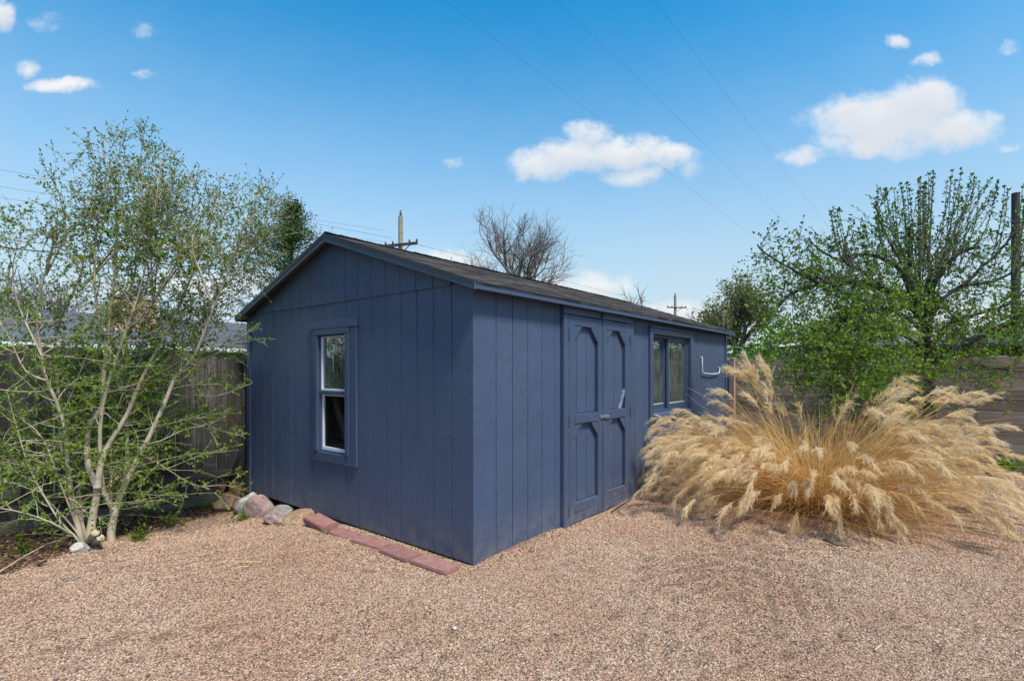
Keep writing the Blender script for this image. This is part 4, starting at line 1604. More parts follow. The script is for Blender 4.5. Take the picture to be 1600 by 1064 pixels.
for p, d, single in tips:
    rb = Ribbon() if single else massed
    L = gr.uniform(.20, .34)
    n = 9
    pts = [p.copy()]
    dd = d.copy()
    curl = gr.uniform(.07, .24)
    for i in range(n - 1):
        dd = dd + np.array([0, 0, -curl * (.4 + i / n)]) + gr.normal(size=3) * .03
        dd /= np.linalg.norm(dd)
        q = pts[-1] + dd * L / (n - 1)
        q[2] = max(q[2], .03)
        pts.append(q)
    pts = np.array(pts)
    tone = gr.uniform(-.28, .18)
    rb.add(pts, .004, .002, gr.uniform(.3, .8))
    for k in range(34):
        f = gr.uniform(0.02, .92) * (n - 1)
        i = int(f)
        q = pts[i] + (pts[min(i + 1, n - 1)] - pts[i]) * (f - i)
        tg = pts[min(i + 1, n - 1)] - pts[max(i - 1, 0)]
        tg /= np.linalg.norm(tg) + 1e-9
        dr_ = perp_dir(gr, tg, gr.uniform(.1, .45), -.04)
        rl = gr.uniform(.05, .12)
        rp = [q]
        for j in range(4):
            dr_ = dr_ + np.array([0, 0, -.13]) + gr.normal(size=3) * .12
            dr_ /= np.linalg.norm(dr_)
            z = rp[-1] + dr_ * rl / 4
            z[2] = max(z[2], .02)
            rp.append(z)
        rp = np.array(rp)
        rb.add(rp, .004, .002, gr.uniform(.2, 1))
        g = gr.uniform(.1, 1, 16) * 4               # silky hairs
        ii = np.minimum(g.astype(int), 3)
        seg = rp[ii + 1] - rp[ii]
        hp = rp[ii] + seg * (g - ii)[:, None]
        seg = seg / (np.linalg.norm(seg, axis=1, keepdims=True) + 1e-9)
        pr = gr.normal(size=(16, 3))
        pr -= seg * (pr * seg).sum(1, keepdims=True)
        pr /= np.linalg.norm(pr, axis=1, keepdims=True) + 1e-9
        an = gr.uniform(.2, .65, (16, 1))
        hd = seg * np.cos(an) + pr * np.sin(an) + np.array([0, 0, -.06])
        rb.hairs(hp, hp + hd * gr.uniform(.018, .05, (16, 1)), .0024, .0006, np.clip(gr.uniform(.3, 1, 16) + tone, 0, 1))
    if single:
        link('plume', rb.mesh('plume'), PLUME, grass)
o = link('inner_plumes', massed.mesh('inner_plumes'), PLUME, grass); o['kind'] = 'stuff'

# ------------------------------------------------------------------ fences
FT = T_LEN + .30                               # left fence line (t), parallel to the long wall
fence_l = empty('wooden_fence', tuple(st(0, FT)), ROT)
tag(fence_l, 'weathered vertical board fence with gaps behind the pale stemmed tree', 'fence')
x = 2.2
slat_mesh = []
for k in range(8):
    wdt = (.088, .094, .10, .105, .112, .118, .126, .134)[k]
    m = MB(); m.prism([(0, 0), (wdt, 0), (wdt, 1.80 - .02 * (k % 3)), (wdt - .02, 1.83 - .02 * (k % 3)), (.02, 1.83 - .02 * (k % 3)), (0, 1.80 - .02 * (k % 3))], lambda u, v, d: (u, d, v), 0, .016)
    me = m.build('tmp', FENCE_V).data
    slat_mesh.append((wdt, me))
for o in [o for o in COL.objects if o.name.startswith('tmp')]:
    bpy.data.objects.remove(o)
while x > -7.0:
    wdt, me = slat_mesh[random.randrange(8)]
    x -= wdt + random.choice((.004, .006, .010, .014))
    o = link('slat', me, None, fence_l)
    p = st(x, FT)
    o.location = (x, random.uniform(-.003, .003), float(height(p[0], p[1])) - .03 + random.uniform(-.015, .015))
    o.rotation_euler = (random.uniform(-.004, .004), random.uniform(-.006, .006), random.uniform(-.01, .01))
for zt in (1.45, .95, .34):
    if zt == .95:
        continue
    for x0 in (-6.8, -4.4, -2.0, .4):
        p = st(x0 + 1.2, FT)
        z = float(height(p[0], p[1])) + zt
        y0, y1 = (.02, .06) if zt > 1 else (-.045, -.006)
        m = MB(); m.box(x0, x0 + 2.39, y0, y1, z - .045, z + .045); m.build('rail', FENCE_H, fence_l, .004)
for x0 in (-7, -4.6, -2.2, .2):
    p, p2 = st(x0, FT), st(x0 + 2.38, FT)
    z0, z1 = float(height(p[0], p[1])), float(height(p2[0], p2[1]))
    m = MB(); m.prism([(x0, z0 - .06), (x0 + 2.38, z1 - .06), (x0 + 2.38, z1 + .115), (x0, z0 + .115)], lambda u, v, d: (u, d, v), -.046, -.006); m.build('kickboard', FENCE_H, fence_l, .004)
for x0 in (-6.8, -4.4, -2.0, .4):
    m = MB(); m.box(x0 - .045, x0 + .045, .062, .15, -.3, 1.62); m.build('post', FENCE_V, fence_l, .005)

FS = 7.66                                       # back fence line (s), parallel to the gable wall
fence_r = empty('slat_fence', tuple(st(FS, 0)), ROT + math.pi / 2)
tag(fence_r, 'brown grey fence of stacked horizontal boards behind the dry grass', 'fence')
bays = [(-9.4, -7.0), (-7.0, -4.55), (-4.55, -2.15), (-2.15, .25), (.25, 2.65)]
bmesh_bay = {}
for (t0, t1) in bays:
    z = -.06
    k = 0
    while z < 1.68:
        hgt_ = .160
        key = (round(t1 - t0, 2), k % 3)
        if key not in bmesh_bay:
            m = MB(); m.box(0, t1 - t0 - .012, 0, .02, 0, hgt_ - (.008, .005, .010)[k % 3])
            o = m.build('slat', FENCE_B, fence_r, .003)
            bmesh_bay[key] = o.data
        else:
            o = link('slat', bmesh_bay[key], None, fence_r, .003)
        o.location = (t0 + .006, random.uniform(-.004, .004), z)
        o.rotation_euler = (random.uniform(-.03, .03), random.uniform(-.0025, .0025), 0)
        z += hgt_
        k += 1
for t_ in (-9.4, -7.0, -4.55, -2.15, .25, 2.65):
    m = MB(); m.box(t_ - .05, t_ + .05, .03, .13, -.3, 1.74); m.build('post', FENCE_B, fence_r, .006)
m = MB(); m.box(-3.62, -3.44, .012 - .06, -.012, -.2, 1.72); m.build('post', FENCE_B, fence_r, .006)

# ------------------------------------------------------------------ neighbouring houses
hx = at(110, 537, 16.6)
house = empty('neighbour_house', (hx[0], hx[1], 0), ROT)
tag(house, 'low neighbouring house with grey shingle roof, white gutter and brick chimney behind the left fence', 'house')
EZ = 2.34
m = MB(); m.box(-8.0, 9.0, .5, 8.5, 0, EZ); m.build('wall', HOUSE_WALL, house)
m = MB()
PIT = .30
m.prism([(-.1, EZ), (4.5, EZ + PIT * 4.6), (9.1, EZ), (9.1, EZ + .06), (4.5, EZ + PIT * 4.6 + .08), (-.1, EZ + .06)], lambda u, v, d: (d, u, v), -8.4, 9.4)
roof = m.build('roof', HOUSE_ROOF, house)
m = MB(); m.box(1.6, 3.0, 2.0, 2.6, EZ + .5, EZ + 1.9); ch = m.build('chimney', BRICK, roof, .01)
for k, (zz, gg) in enumerate(((EZ + 1.9, .05), (EZ + .72, .0))):
    if k == 0:
        m = MB(); m.box(1.6 - gg, 3.0 + gg, 2.0 - gg, 2.6 + gg, zz + .001, zz + .09); m.build('chimney_cap', mat_simple('concrete_cap', (.30, .28, .26), .9), roof)
m = MB(); m.box(1.5, 3.1, 1.93, 1.995, EZ + .58, EZ + .70); m.build('flashing', WHITE, roof)
m = MB(); m.box(-8.4, 9.4, -.22, -.105, EZ - .12, EZ + .02); m.build('gutter', GUTTER, house, .01)
m = MB(); m.box(-8.3, 9.3, -.10, -.06, EZ - .16, EZ - .01); m.build('fascia', GUTTER, house)
for xx in (-2.0, 6.5):
    m = MB(); m.box(xx, xx + 1.2, .44, .497, 1.0, 2.1); wn = m.build('window', WHITE, house)
    m = MB(); m.box(xx + .06, xx + 1.14, .425, .438, 1.06, 2.04); m.build('pane', GLASS, wn)
for xx, yy in ((-2.4, 2.6), (4.6, 2.3), (-.3, 3.2)):
    m = MB(); zz = EZ + PIT * yy; m.tube([(xx, yy, zz - .05), (xx, yy, zz + .35)], .06, 10); m.build('vent_pipe', WHITE, roof)

bh = at(1700, 545, 16)
bhouse = empty('brick_house', (bh[0], bh[1], 0), ROT + math.pi / 2)
tag(bhouse, 'rusty brick building just showing over the right fence beneath the leaning limb', 'house')
m = MB(); m.box(-4, 6.2, 0, 6, 0, 2.12); m.build('wall', RUST_WALL, bhouse)
m = MB(); m.prism([(-.4, 2.12), (3, 2.36), (6.4, 2.12), (6.4, 2.2), (3, 2.44), (-.4, 2.2)], lambda u, v, d: (d, u, v), -4.4, 6.6); m.build('roof', HOUSE_ROOF, bhouse)
m = MB(); m.box(0, 1.2, -.04, -.002, 1.0, 1.8); wn = m.build('window', WHITE, bhouse)
m = MB(); m.box(.06, 1.14, -.055, -.042, 1.06, 1.74); m.build('pane', GLASS, wn)

ls = at(1205, 545, 13.0)
leanto = empty('lean_to_shed', (ls[0], ls[1], 0), .25)
tag(leanto, 'small grey lean-to with pale roof edge peeking over the back fence', 'shed')
m = MB(); m.box(-.55, 1.2, 0, 1.5, 0, 1.96); m.build('wall', HOUSE_WALL, leanto)
m = MB(); m.prism([(-.65, 2.02), (1.3, 2.18), (1.3, 2.24), (-.65, 2.08)], lambda u, v, d: (u, d, v), -.2, 1.6); m.build('roof', HOUSE_ROOF, leanto)
m = MB(); m.prism([(-.65, 2.03), (1.3, 2.19), (1.3, 2.245), (-.65, 2.085)], lambda u, v, d: (u, d, v), -.22, -.202); m.build('roof_edge', GUTTER, leanto)


# ------------------------------------------------------------------ background trees
def bare_tree(px, ytop, depth, wpx, label, seed, mat=BARK_FAR, levels=5, spread=.55, name='bare_tree', leaf=None, lsz=.12, group=None, r0=None, leafp=.5, tint=(0, 1), trunk_frac=.3, nl=5, tmax=.8):
    top = at(px, ytop, depth)
    H = top[2]
    root = empty(name, (top[0], depth, 0))
    tag(root, label, 'tree', group)
    v = Veg(np.random.default_rng(seed))
    r = v.r
    r0 = r0 or H * .022
    wid = wpx / F_PX * depth / 2
    segs = []

    def grow(p, d, L, rad, lev):
        n = 5 if lev < 3 else 4
        P = v.path(p, d, L, n, .07 + .03 * lev, .05)
        e = P[-1]
        rn = rad * (.68 if lev < levels else .4)
        v.tube(P, rad, rn, 6 if lev < 2 else (4 if lev < 3 else 3))
        if leaf is not None and lev >= levels - 1:
            for _ in range(6):
                if r.random() < leafp:
                    q = P[r.integers(0, n)] + r.normal(size=3) * lsz * .8
                    v.leaf(q, r.normal(size=3), r.uniform(.6, 1.3) * lsz, tint[0] + (tint[1] - tint[0]) * r.random())
        if lev >= levels:
            return
        dirn = (P[-1] - P[-2]) / np.linalg.norm(P[-1] - P[-2])
        k = 3 if lev < 3 else 3
        for i in range(k):
            d2 = perp_dir(r, dirn, r.uniform(.25, .95) * spread / .55, .12)
            j = n - 1 if i == 0 else r.integers(max(1, n - 3), n)
            grow(P[j], d2, L * r.uniform(.62, .82), rn * r.uniform(.65, .95), lev + 1)
        if lev in (1, 2, 3):
            j = r.integers(1, n - 1)
            grow(P[j], perp_dir(r, dirn, r.uniform(.7, 1.2), .05), L * .6, rn * .6, lev + 1)
    v.tube(np.array([[0, 0, -.1], [.02, 0, H * trunk_frac * .5], [0, .03, H * trunk_frac]]), r0 * 1.3, r0, 8)
    v.branches('trunk', mat, root)
    for k in range(nl):
        a = k * 2 * math.pi / nl + r.uniform(-.4, .4)
        til = r.uniform(.12, tmax)
        grow(np.array([0, 0, H * trunk_frac * r.uniform(.85, 1.0)]), np.array([math.cos(a) * math.sin(til), math.sin(a) * math.sin(til), math.cos(til)]), H * .24, r0 * r.uniform(.5, .75), 1)
    # fit crown to wanted height and width
    allv = np.concatenate(v.tv)
    zt = allv[:, 2].max()
    xr = np.percentile(np.abs(allv[:, 0]), 99)
    ks, kz = wid / xr, (H - H * trunk_frac) / (zt - H * trunk_frac)

    def fit(a):
        a = np.array(a, float)
        t = np.clip(a[..., 2] / (H * trunk_frac), 0, 1)
        a[..., 0] *= 1 + (ks - 1) * t
        a[..., 1] *= 1 + (ks - 1) * t
        up = a[..., 2] > H * trunk_frac
        a[..., 2] = np.where(up, H * trunk_frac + (a[..., 2] - H * trunk_frac) * kz, a[..., 2])
        return a
    v.tv = [fit(q) for q in v.tv]
    cr = v.branches('crown', mat, root)
    if leaf is not None and v.lp:
        v.lp = list(fit(np.array(v.lp)))
        v.leaves('foliage', leaf, root, .6)
    return root


bare_tree(806, 322, 30, 185, 'large bare grey tree rising behind the middle of the shed roof', 41, BARK_FAR, 6, .5, r0=.2, trunk_frac=.5, nl=8, tmax=1.15)
bare_tree(986, 445, 44, 80, 'small bare tree behind the roof between the two utility poles', 42, BARK_FAR, 4, .7)
bare_tree(55, 395, 30, 190, 'bare purplish tree above the roof of the neighbouring house', 43, BARK_FAR, 5, .7)
bare_tree(1108, 465, 34, 90, 'bare grey tree just beyond the far end of the shed', 44, BARK_FAR, 5, .7)
bare_tree(1150, 412, 26, 150, 'tall olive leaved tree beyond the shed end', 45, BARK_FAR, 5, .6, 'leafy_tree', LEAF_OLIVE, .15, leafp=.95)


def conifer(px, ytop, depth, wpx, label, seed):
    top = at(px, ytop, depth)
    H = top[2]
    root = empty('evergreen_tree', (top[0], depth, 0))
    tag(root, label, 'tree')
    v = Veg(np.random.default_rng(seed))
    r = v.r
    v.tube(np.array([[0, 0, -.1], [0, 0, H * .5], [0, 0, H * .97]]), .16, .03, 8)
    v.branches('trunk', BARK_DARK, root)
    wid = wpx / F_PX * depth / 2
    for k in range(300):
        f = r.uniform(.12, 1) ** .8
        z = H * f
        rad = wid * min(1, (1.04 - f) * 2.3) ** .75 * r.uniform(.55, 1.12)
        a = r.uniform(0, 2 * math.pi)
        d = np.array([math.cos(a), math.sin(a), r.uniform(.15, .75)])
        P = v.path((0, 0, z - rad * .35), d / np.linalg.norm(d), rad, 5, .1, .03)
        v.tube(P, .025, .006, 3)
        for _ in range(90):
            q = P[r.integers(1, 5)] + r.normal(size=3) * np.array([.13, .13, .12])
            dd = d * .5 + r.normal(size=3) * .6 + np.array([0, 0, .35])
            v.leaf(q, dd, r.uniform(.06, .13), r.random())
    v.branches('branch', BARK_DARK, root)['kind'] = 'stuff'
    v.leaves('crown', LEAF_DARK, root, .42)


conifer(455, 320, 21, 200, 'dark green evergreen tree rising behind the left roof slope', 51)


def bush(px, ytop, depth, wpx, label, seed, mat, cat='bush', name='bush', lsz=.09, n=2600, base=0.0, group=None, tint=(0, 1)):
    top = at(px, ytop, depth)
    H = top[2]
    root = empty(name, (top[0], depth, base))
    tag(root, label, cat, group)
    v = Veg(np.random.default_rng(seed))
    r = v.r
    wid = wpx / F_PX * depth / 2
    for k in range(14):
        a = r.uniform(0, 2 * math.pi)
        e = np.array([math.cos(a) * wid * r.uniform(.3, .8), math.sin(a) * wid * r.uniform(.3, .8), H * r.uniform(.6, .95)])
        v.tube(np.array([[0, 0, -.05], e * np.array([.35, .35, .5]), e]), .025, .005, 4)
    v.branches('stem', BARK_GREY, root)
    cl = [np.array([r.normal() * .45 * wid, r.normal() * .45 * wid, H * r.uniform(.3, .88)]) for _ in range(34)]
    for k in range(n):
        c = cl[r.integers(0, len(cl))]
        q = c + r.normal(size=3) * np.array([wid * .17, wid * .17, H * .065])
        if q[2] < .05 or q[2] > H:
            continue
        d = r.normal(size=3)
        d[2] += .4
        v.leaf(q, d, r.uniform(.6, 1.3) * lsz, tint[0] + (tint[1] - tint[0]) * r.random())
    v.leaves('foliage', mat, root, .6)


bush(1240, 488, 13.5, 110, 'bright yellow green bush glowing behind the fruit tree', 61, LEAF_BRIGHT, n=3600, lsz=.10)
bush(1185, 525, 12.0, 110, 'mid green bush over the back fence beside the shed', 62, LEAF_R, n=2800)
bush(1350, 535, 14.0, 230, 'wide green bush behind the fence under the fruit tree', 63, LEAF_R, n=2200, lsz=.11)
bush(1570, 505, 13.0, 190, 'green bush above the right fence near the brick building', 64, LEAF_R, n=3600, lsz=.10)
bush(20, 505, 8.0, 190, 'leafy bush behind the left fence at the edge of the yard', 65, LEAF_L, n=3000, lsz=.07)
bush(250, 520, 9.5, 210, 'dark green bush growing behind the left fence', 66, LEAF_DARK, n=3600, lsz=.07)
bare_tree(1500, 480, 40, 240, 'bare tree far behind the right hand fruit tree', 47, BARK_FAR, 5, .8)
bare_tree(1330, 470, 45, 180, 'bare tree in the distance behind the bright bush', 48, BARK_FAR, 5, .8)
bare_tree(230, 430, 45, 200, 'bare distant tree left of the evergreen above the house', 49, BARK_FAR, 5, .8)


# ------------------------------------------------------------------ utility poles and wires
def pole(px, ytop, depth, rad, mat, arm_z, arm_len, arm_rot, label, transformer=False):
    t = at(px, ytop, depth)
    root = empty('utility_pole', (t[0], depth, 0))
    tag(root, label, 'utility pole')
    H = t[2]
    m = MB(); m.tube([(0, 0, -.2), (0, 0, H * .5), (0, 0, H)], [rad * 1.25, rad * 1.1, rad], 14); m.build('shaft', mat, root)
    if arm_len:
        m = MB(); m.tube([(.0, 0, H + .001), (0, 0, H + .12), (0, 0, H + .35)], [rad * .35, rad * .55, rad * .15], 8); m.build('insulator', DARK_METAL, root)
    if arm_len:
        c, s_ = math.cos(arm_rot), math.sin(arm_rot)
        z = arm_z
        m = MB(); m.prism([(-arm_len * .45, -.07), (arm_len * .55, -.07), (arm_len * .55, .07), (-arm_len * .45, .07)], lambda u, v, d: (u * c - (d - rad) * s_, u * s_ + (d - rad) * c, z + v), -.12, -.01)
        arm = m.build('crossarm', POLE_DARK, root)
        for f in (-.42, -.2, .3, .52):
            m = MB(); x_, y_ = f * arm_len * c + rad * s_, f * arm_len * s_ - rad * c
            m.tube([(x_, y_, z + .07), (x_, y_, z + .16), (x_, y_, z + .26)], [.035, .06, .03], 8); m.build('insulator', DARK_METAL, arm)
        m = MB(); m.tube([(arm_len * .3 * c + rad * s_, arm_len * .3 * s_ - rad * c, z - .07), (rad * s_, -rad * c, z - .55)], .025, 6); m.build('brace', POLE_DARK, root)
    return root


P1 = pole(626, 338, 28, .125, POLE_WOOD, EYE + (HOR - 384) / F_PX * 28, 2.1, -.35, 'pale wooden utility pole with dark crossarm behind the shed roof')
P2 = pole(1055, 462, 62, .15, POLE_WOOD, EYE + (HOR - 481) / F_PX * 62, 2.4, .1, 'distant utility pole with crossarm above the far roof end')
P3 = pole(1587, 302, 24, .155, POLE_DARK, EYE + 5, 0, 0, 'dark utility pole among leaves at the right edge')


def wire(pts, rad, label, group=None, sag=0.0):
    a, b = np.array(pts[0]), np.array(pts[-1])
    P = [a + (b - a) * f + np.array([0, 0, -sag * 4 * f * (1 - f)]) for f in np.linspace(0, 1, 14)]
    m = MB(); m.tube([tuple(p) for p in P], rad, 5)
    o = m.build('power_line', WIRE, None, 0, True)
    tag(o, label, 'power line', group)
    return o


wire([at(-700, 300, 12), at(428, 428, 24)], .022, 'thick black cable sloping down behind the pale stemmed tree', None, .15)
wire([at(-700, 290, 14), at(470, 420, 28)], .014, 'thinner black wire just above the thick cable at left', None, .15)
for (y0, y1, yr, lab) in ((205, 262, 300, 'uppermost faint wire over the left tree'), (240, 283, 318, 'middle faint wire over the left tree'), (262, 299, 330, 'lowest faint wire over the left tree')):
    wire([at(-600, y0 - 40, 16), at(600, yr + 60, 36)], .006, lab, 'faint wires at upper left', .1)
wire([at(430, 338, 24), at(612, 372, 28)], .007, 'thin wire reaching the near pole from the left')
wire([at(655, 383, 28), at(1046, 480, 62)], .008, 'thin wire running from the pale pole to the distant pole')
for (x0, y0, x1, y1, lab) in ((1098, 310, 1290, 457, 'lowest faint wire dropping into the right tree'), (1160, 283, 1330, 448, 'middle faint wire dropping into the right tree'), (1215, 252, 1345, 421, 'highest faint wire dropping into the right tree')):
    f = -.75
    a, b = at(x0, y0, 16), at(x1, y1, 24)
    wire([tuple(a + (a - b) * .9), tuple(b)], .0016, lab, 'faint wires above the right tree')

# ------------------------------------------------------------------ small things on the ground
def chips(n, seed):
    r = np.random.default_rng(seed)
    V, Q, T = [], [], []
    k = 0
    while k < n:
        s_, t_ = r.uniform(-5.2, .3), r.uniform(1.6, FT - .06)
        if r.random() > mulch_mask(np.array(s_), np.array(t_)):
            continue
        p = st(s_, t_)
        z = float(height(p[0], p[1]))
        L, W_, a = r.uniform(.015, .06), r.uniform(.006, .02), r.uniform(0, 6.28)
        c, s2 = math.cos(a), math.sin(a)
        e0, e1 = r.uniform(0.002, .02), r.uniform(.002, .02)
        th = .004
        tn = r.random() ** 1.3
        b = len(V)
        for (u, v_, h) in ((-L / 2, -W_ / 2, e0), (L / 2, -W_ / 2, e1), (L / 2, W_ / 2, e1 + .003), (-L / 2, W_ / 2, e0 + .004)):
            for hh in (0, th):
                V.append((p[0] + u * c - v_ * s2, p[1] + u * s2 + v_ * c, z + h + hh))
                T.append(tn)
        for q in ((1, 3, 5, 7), (0, 2, 3, 1), (2, 4, 5, 3), (4, 6, 7, 5), (6, 0, 1, 7)):
            Q.append([b + i for i in q])
        k += 1
    o = link('bark_mulch', mesh_arrays('bark_mulch', V, quads=Q, tint=T), CHIP)
    tag(o, 'reddish bark mulch and litter along the foot of the left fence', 'mulch', None, 'stuff')


chips(7000, 71)
# tufts of weeds
def weed(loc, h, n, label, seed, mat=LEAF_L, lsz=(.02, .04), group='green weeds at the edge of the gravel'):
    root = empty('weed', tuple(loc))
    tag(root, label, 'weed', group)
    v = Veg(np.random.default_rng(seed))
    r = v.r
    for k in range(n):
        d = r.normal(size=3)
        d[2] = abs(d[2]) + .5
        P = v.path(r.normal(size=3) * np.array([.02, .02, 0]), d / np.linalg.norm(d), h * r.uniform(.5, 1.1), 5, .2)
        v.tube(P, .0016, .0008, 3)
        add_leaves(v, P, lsz, .014, (.3, 1))
    v.branches('stem', LEAF_OLIVE, root)
    v.leaves('foliage', mat, root, .5)


weed(put(-.40, 3.05, 0), .13, 12, 'small weed growing in front of the pink granite rock', 81)
weed(put(-.42, 3.95, .0), .16, 14, 'weed growing between the tan rock and the fence foot', 82)
weed(put(-.30, 1.62, 0), .05, 10, 'tiny sprig in the gravel beside the chipped paver', 83, LEAF_OLIVE, (.012, .025))
weed(put(-.34, 2.35, 0), .05, 12, 'dark sprig in the gravel before the flat tan rock', 84, LEAF_DARK, (.012, .022))
weed(put(-1.0, 3.35, 0), .14, 16, 'weed in the mulch right of the stems', 85)
weed(put(-2.75, 2.85, 0), .22, 22, 'leafy weed at the left edge of the photo', 86)
weed(put(-2.1, 3.3, .0), .15, 16, 'weed under the low arching branches', 87)
weed(put(-1.35, 3.02, .0), .16, 16, 'bright sprout at the foot of the right stem', 88)
weed((7.0, 7.25, 0), .25, 40, 'green grass tuft at the foot of the right fence', 89, LEAF_R, (.04, .08))
weed(tuple(st(7.45, -.6)), .4, 40, 'green weed against the back fence by the shed end', 90, LEAF_R, (.04, .07))
weed(put(.3, 4.05, .0), .5, 26, 'climbing weed beside the upright grey rock', 91)


def tuft(loc, label, seed, n=26, L=.12):
    rb = Ribbon()
    r = np.random.default_rng(seed)
    for k in range(n):
        a = r.uniform(0, 6.28)
        P = arc((r.normal() * .05, r.normal() * .03, .012), a, R(75), R(96), r.uniform(.4, 1) * L, 4, .2)
        rb.add(P, .006, .002, r.uniform(.4, 1))
    o = link('straw_tuft', rb.mesh('straw_tuft'), PLUME)
    o.location = loc
    tag(o, label, 'straw', 'bits of dry straw on the gravel')


pp = (-2.037, 3.912); tuft((pp[0], pp[1], float(height(*pp)) + .005), 'yellow wisp of dry straw on the gravel left of the pavers', 101)
pp = (2.208, 3.99); tuft((pp[0], pp[1], float(height(*pp)) + .005), 'small straw wisp on the gravel before the dry grass', 102, 14, .08)
ST_PALE = mat_stone('pale_chalk_stone', [(.50, .44, .36), (.68, .63, .55), (.78, .75, .70)], 14)
pp = (-3.73, 4.40); rock('pale_stone', (pp[0], pp[1], float(height(*pp)) + .035), (.15, .11, .10), 55, ST_PALE, (.3, .2, .4), 'pale broken stone at the foot of the tree', None, 'stone')
pp = (-.329, 2.947); rock('white_stone', (pp[0], pp[1], float(height(*pp)) + .012), (.032, .026, .024), 56, ST_PALE, (.3, .2, .4), 'single white stone in the gravel in front of the shed corner', None, 'stone')


def twig(pts, rad, label, mat=BARK_DARK):
    P = [(x, y, float(height(x, y)) + z) for x, y, z in pts]
    m = MB(); m.tube(P, [rad * (1 - .6 * i / len(P)) for i in range(len(P))], 6)
    tag(m.build('twig', mat, None, 0, True), label, 'twig', 'fallen twigs on the gravel')


def gpt(x, y, z=.02):
    Y = F_PX * EYE / (y - HOR)
    return ((x - 800) / F_PX * Y, Y, z)


twig([gpt(1286, 850), gpt(1308, 858), gpt(1328, 860)], .008, 'dark twig lying in front of the dry grass')
twig([gpt(1405, 845), gpt(1415, 840, .05), gpt(1424, 850)], .007, 'short dark twig right of the dry grass foot')
twig([gpt(965, 800), gpt(975, 808)], .006, 'tiny twig on the gravel near the doors')
twig([gpt(0, 890, .03), gpt(35, 868, .05), gpt(70, 848, .06), gpt(110, 838, .08)], .006, 'long thin pale twig on the mulch at left', BARK_PALE)
twig([gpt(60, 877, .03), gpt(72, 872, .03)], .014, 'dark bark scrap on the mulch')
twig([gpt(1367, 1021, .018), gpt(1378, 1012, .018)], .005, 'pale straw stick on the gravel in the foreground', CUT_WOOD)
# dark litter under the doors
twig([st(1.98, -.12, .02), st(2.2, -.1, .025), st(2.5, -.09, .03)], .010, 'pale weathered stick lying along the foot of the doors', BARK_GREY)


def litter(n, seed):
    r = np.random.default_rng(seed)
    V, Q, T = [], [], []
    for k in range(n):
        if k % 3 == 0:                         # along the foot of the long wall
            p = st(r.uniform(.1, 5.5), -abs(r.normal()) * .09 - .03)
        elif k % 3 == 1:                       # round the dry grass
            a = r.uniform(0, 6.28)
            p = np.array([GC[0] + math.cos(a) * r.uniform(.6, 2.1), GC[1] + math.sin(a) * r.uniform(.5, 1.6), 0])
        else:
            p = np.array([r.uniform(-3.5, 5), r.uniform(2.3, 5.2), 0])
        q = p[:2] - CORNER
        if q.dot(BX) > 0 and q.dot(AX) > 0:
            continue
        z = float(height(p[0], p[1])) + .010
        L, W_, a = r.uniform(.012, .05), r.uniform(.004, .014), r.uniform(0, 6.28)
        c, s2 = math.cos(a), math.sin(a)
        b = len(V)
        tn = r.random() ** .7
        for (u, v_, h) in ((-L / 2, 0, 0), (0, -W_ / 2, .006), (L / 2, 0, .002), (0, W_ / 2, .004)):
            V.append((p[0] + u * c - v_ * s2, p[1] + u * s2 + v_ * c, z + h))
            T.append(tn)
        Q.append([b, b + 1, b + 2, b + 3])
    o = link('leaf_litter', mesh_arrays('leaf_litter', V, quads=Q, tint=T), CHIP)
    tag(o, 'small dry leaves and bits of bark scattered over the gravel', 'litter', None, 'stuff')


litter(420, 131)

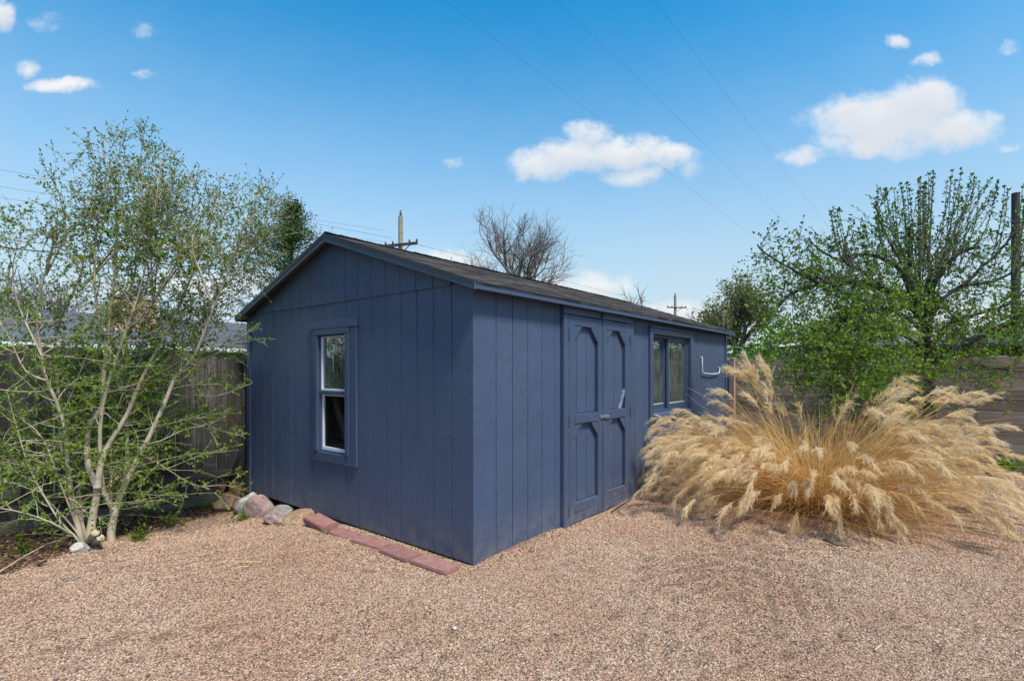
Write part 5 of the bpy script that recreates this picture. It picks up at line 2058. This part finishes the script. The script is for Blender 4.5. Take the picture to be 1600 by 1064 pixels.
# ------------------------------------------------------------------ gravel
def gravel():
    step = .11
    xs, ys = np.arange(-6.2, 9.2, step), np.arange(1.3, 10.6, step)
    X, Y = np.meshgrid(xs, ys)
    px, py = X - CORNER[0], Y - CORNER[1]
    s_, t_ = px * BX[0] + py * BX[1], px * AX[0] + py * AX[1]
    near = np.hypot(X, Y)
    dens = 13000 * np.clip((4.2 / np.maximum(near, 2.6)) ** 1.2, .22, 1.15)
    dens = np.where((s_ > .0) & (s_ < S_LEN) & (t_ > .0) & (t_ < T_LEN), 0, dens)
    dens = np.where(s_ > FS - .02, 0, dens)
    dens = np.where(t_ > FT - .05, 0, dens)
    dens = np.where((s_ > S_LEN - .5) & (t_ > .4), 0, dens)
    dens = np.where(np.abs(X) > Y * 1.06 + .55, 0, dens)
    dens = dens * (1 - .93 * sstep(.25, .75, mulch_mask(s_, t_)))
    Z = height(X, Y) - .001
    n0, n1 = X.shape
    idx = np.arange(n0 * n1).reshape(n0, n1)
    q = np.stack([idx[:-1, :-1], idx[:-1, 1:], idx[1:, 1:], idx[1:, :-1]], -1).reshape(-1, 4)
    keep = dens.ravel()[q].max(1) > 0
    me = mesh_arrays('gravel', np.stack([X, Y, Z], -1).reshape(-1, 3), quads=q[keep])
    a = me.attributes.new('dens', 'FLOAT', 'POINT')
    a.data.foreach_set('value', dens.ravel().astype(np.float32))
    a = me.attributes.new('far', 'FLOAT', 'POINT')
    a.data.foreach_set('value', np.clip((near - 3.5) / 4.5, 0, 1).ravel().astype(np.float32))
    o = link('gravel', me, PEBBLE)
    tag(o, 'pinkish tan pea gravel covering the yard', 'gravel', None, 'stuff')
    ng = bpy.data.node_groups.new('scatter_pebbles', 'GeometryNodeTree')
    ng.interface.new_socket('Geometry', in_out='INPUT', socket_type='NodeSocketGeometry')
    ng.interface.new_socket('Geometry', in_out='OUTPUT', socket_type='NodeSocketGeometry')
    N, Lk = ng.nodes, ng.links
    gi, go = N.new('NodeGroupInput'), N.new('NodeGroupOutput')
    dp = N.new('GeometryNodeDistributePointsOnFaces')
    na = N.new('GeometryNodeInputNamedAttribute')
    na.data_type = 'FLOAT'
    na.inputs[0].default_value = 'dens'
    Lk.new(gi.outputs[0], dp.inputs['Mesh'])
    Lk.new(na.outputs[0], dp.inputs['Density'])
    dp.inputs['Seed'].default_value = 4
    join = N.new('GeometryNodeJoinGeometry')
    for k in range(6):
        ico = N.new('GeometryNodeMeshIcoSphere')
        ico.inputs['Radius'].default_value = .5
        ico.inputs['Subdivisions'].default_value = 2
        sp = N.new('GeometryNodeSetPosition')
        pos = N.new('GeometryNodeInputPosition')
        nz = N.new('ShaderNodeTexNoise')
        nz.noise_dimensions = '4D'
        nz.inputs['W'].default_value = k * 3.7
        nz.inputs['Scale'].default_value = 1.6
        nz.inputs['Detail'].default_value = 1
        Lk.new(pos.outputs[0], nz.inputs['Vector'])
        sub = N.new('ShaderNodeVectorMath'); sub.operation = 'SUBTRACT'
        Lk.new(nz.outputs['Color'], sub.inputs[0]); sub.inputs[1].default_value = (.5, .5, .5)
        scl = N.new('ShaderNodeVectorMath'); scl.operation = 'SCALE'
        Lk.new(sub.outputs[0], scl.inputs[0]); scl.inputs['Scale'].default_value = .75
        Lk.new(ico.outputs[0], sp.inputs[0]); Lk.new(scl.outputs[0], sp.inputs['Offset'])
        tf = N.new('GeometryNodeTransform')
        tf.inputs['Scale'].default_value = [(1, .8, .62), (1.1, .7, .55), (.9, .9, .6), (1.25, .75, .5), (.85, .8, .75), (1.0, .65, .6)][k]
        Lk.new(sp.outputs[0], tf.inputs[0])
        sm = N.new('GeometryNodeSetMaterial')
        sm.inputs['Material'].default_value = PEBBLE
        Lk.new(tf.outputs[0], sm.inputs[0])
        g2 = N.new('GeometryNodeGeometryToInstance')
        Lk.new(sm.outputs[0], g2.inputs[0])
        Lk.new(g2.outputs[0], join.inputs[0])
    ip = N.new('GeometryNodeInstanceOnPoints')
    Lk.new(dp.outputs['Points'], ip.inputs['Points'])
    Lk.new(join.outputs[0], ip.inputs['Instance'])
    ip.inputs['Pick Instance'].default_value = True
    ri = N.new('FunctionNodeRandomValue'); ri.data_type = 'INT'
    ri.inputs[4].default_value = 0; ri.inputs[5].default_value = 5
    Lk.new(ri.outputs[2], ip.inputs['Instance Index'])
    rv = N.new('FunctionNodeRandomValue'); rv.data_type = 'FLOAT_VECTOR'
    rv.inputs[0].default_value = (-.7, -.7, 0); rv.inputs[1].default_value = (.7, .7, 6.283)
    Lk.new(rv.outputs[0], ip.inputs['Rotation'])
    rs = N.new('FunctionNodeRandomValue'); rs.data_type = 'FLOAT'
    rs.inputs[2].default_value = .006; rs.inputs[3].default_value = .0138
    nf = N.new('GeometryNodeInputNamedAttribute'); nf.data_type = 'FLOAT'; nf.inputs[0].default_value = 'far'
    ml = N.new('ShaderNodeMath'); ml.operation = 'MULTIPLY_ADD'; ml.inputs[1].default_value = .5; ml.inputs[2].default_value = 1.0
    Lk.new(nf.outputs[0], ml.inputs[0])
    mm = N.new('ShaderNodeMath'); mm.operation = 'MULTIPLY'
    Lk.new(rs.outputs[1], mm.inputs[0]); Lk.new(ml.outputs[0], mm.inputs[1])
    Lk.new(mm.outputs[0], ip.inputs['Scale'])
    j2 = N.new('GeometryNodeJoinGeometry')
    Lk.new(ip.outputs[0], j2.inputs[0])
    Lk.new(j2.outputs[0], go.inputs[0])
    md = o.modifiers.new('scatter', 'NODES')
    md.node_group = ng


gravel()
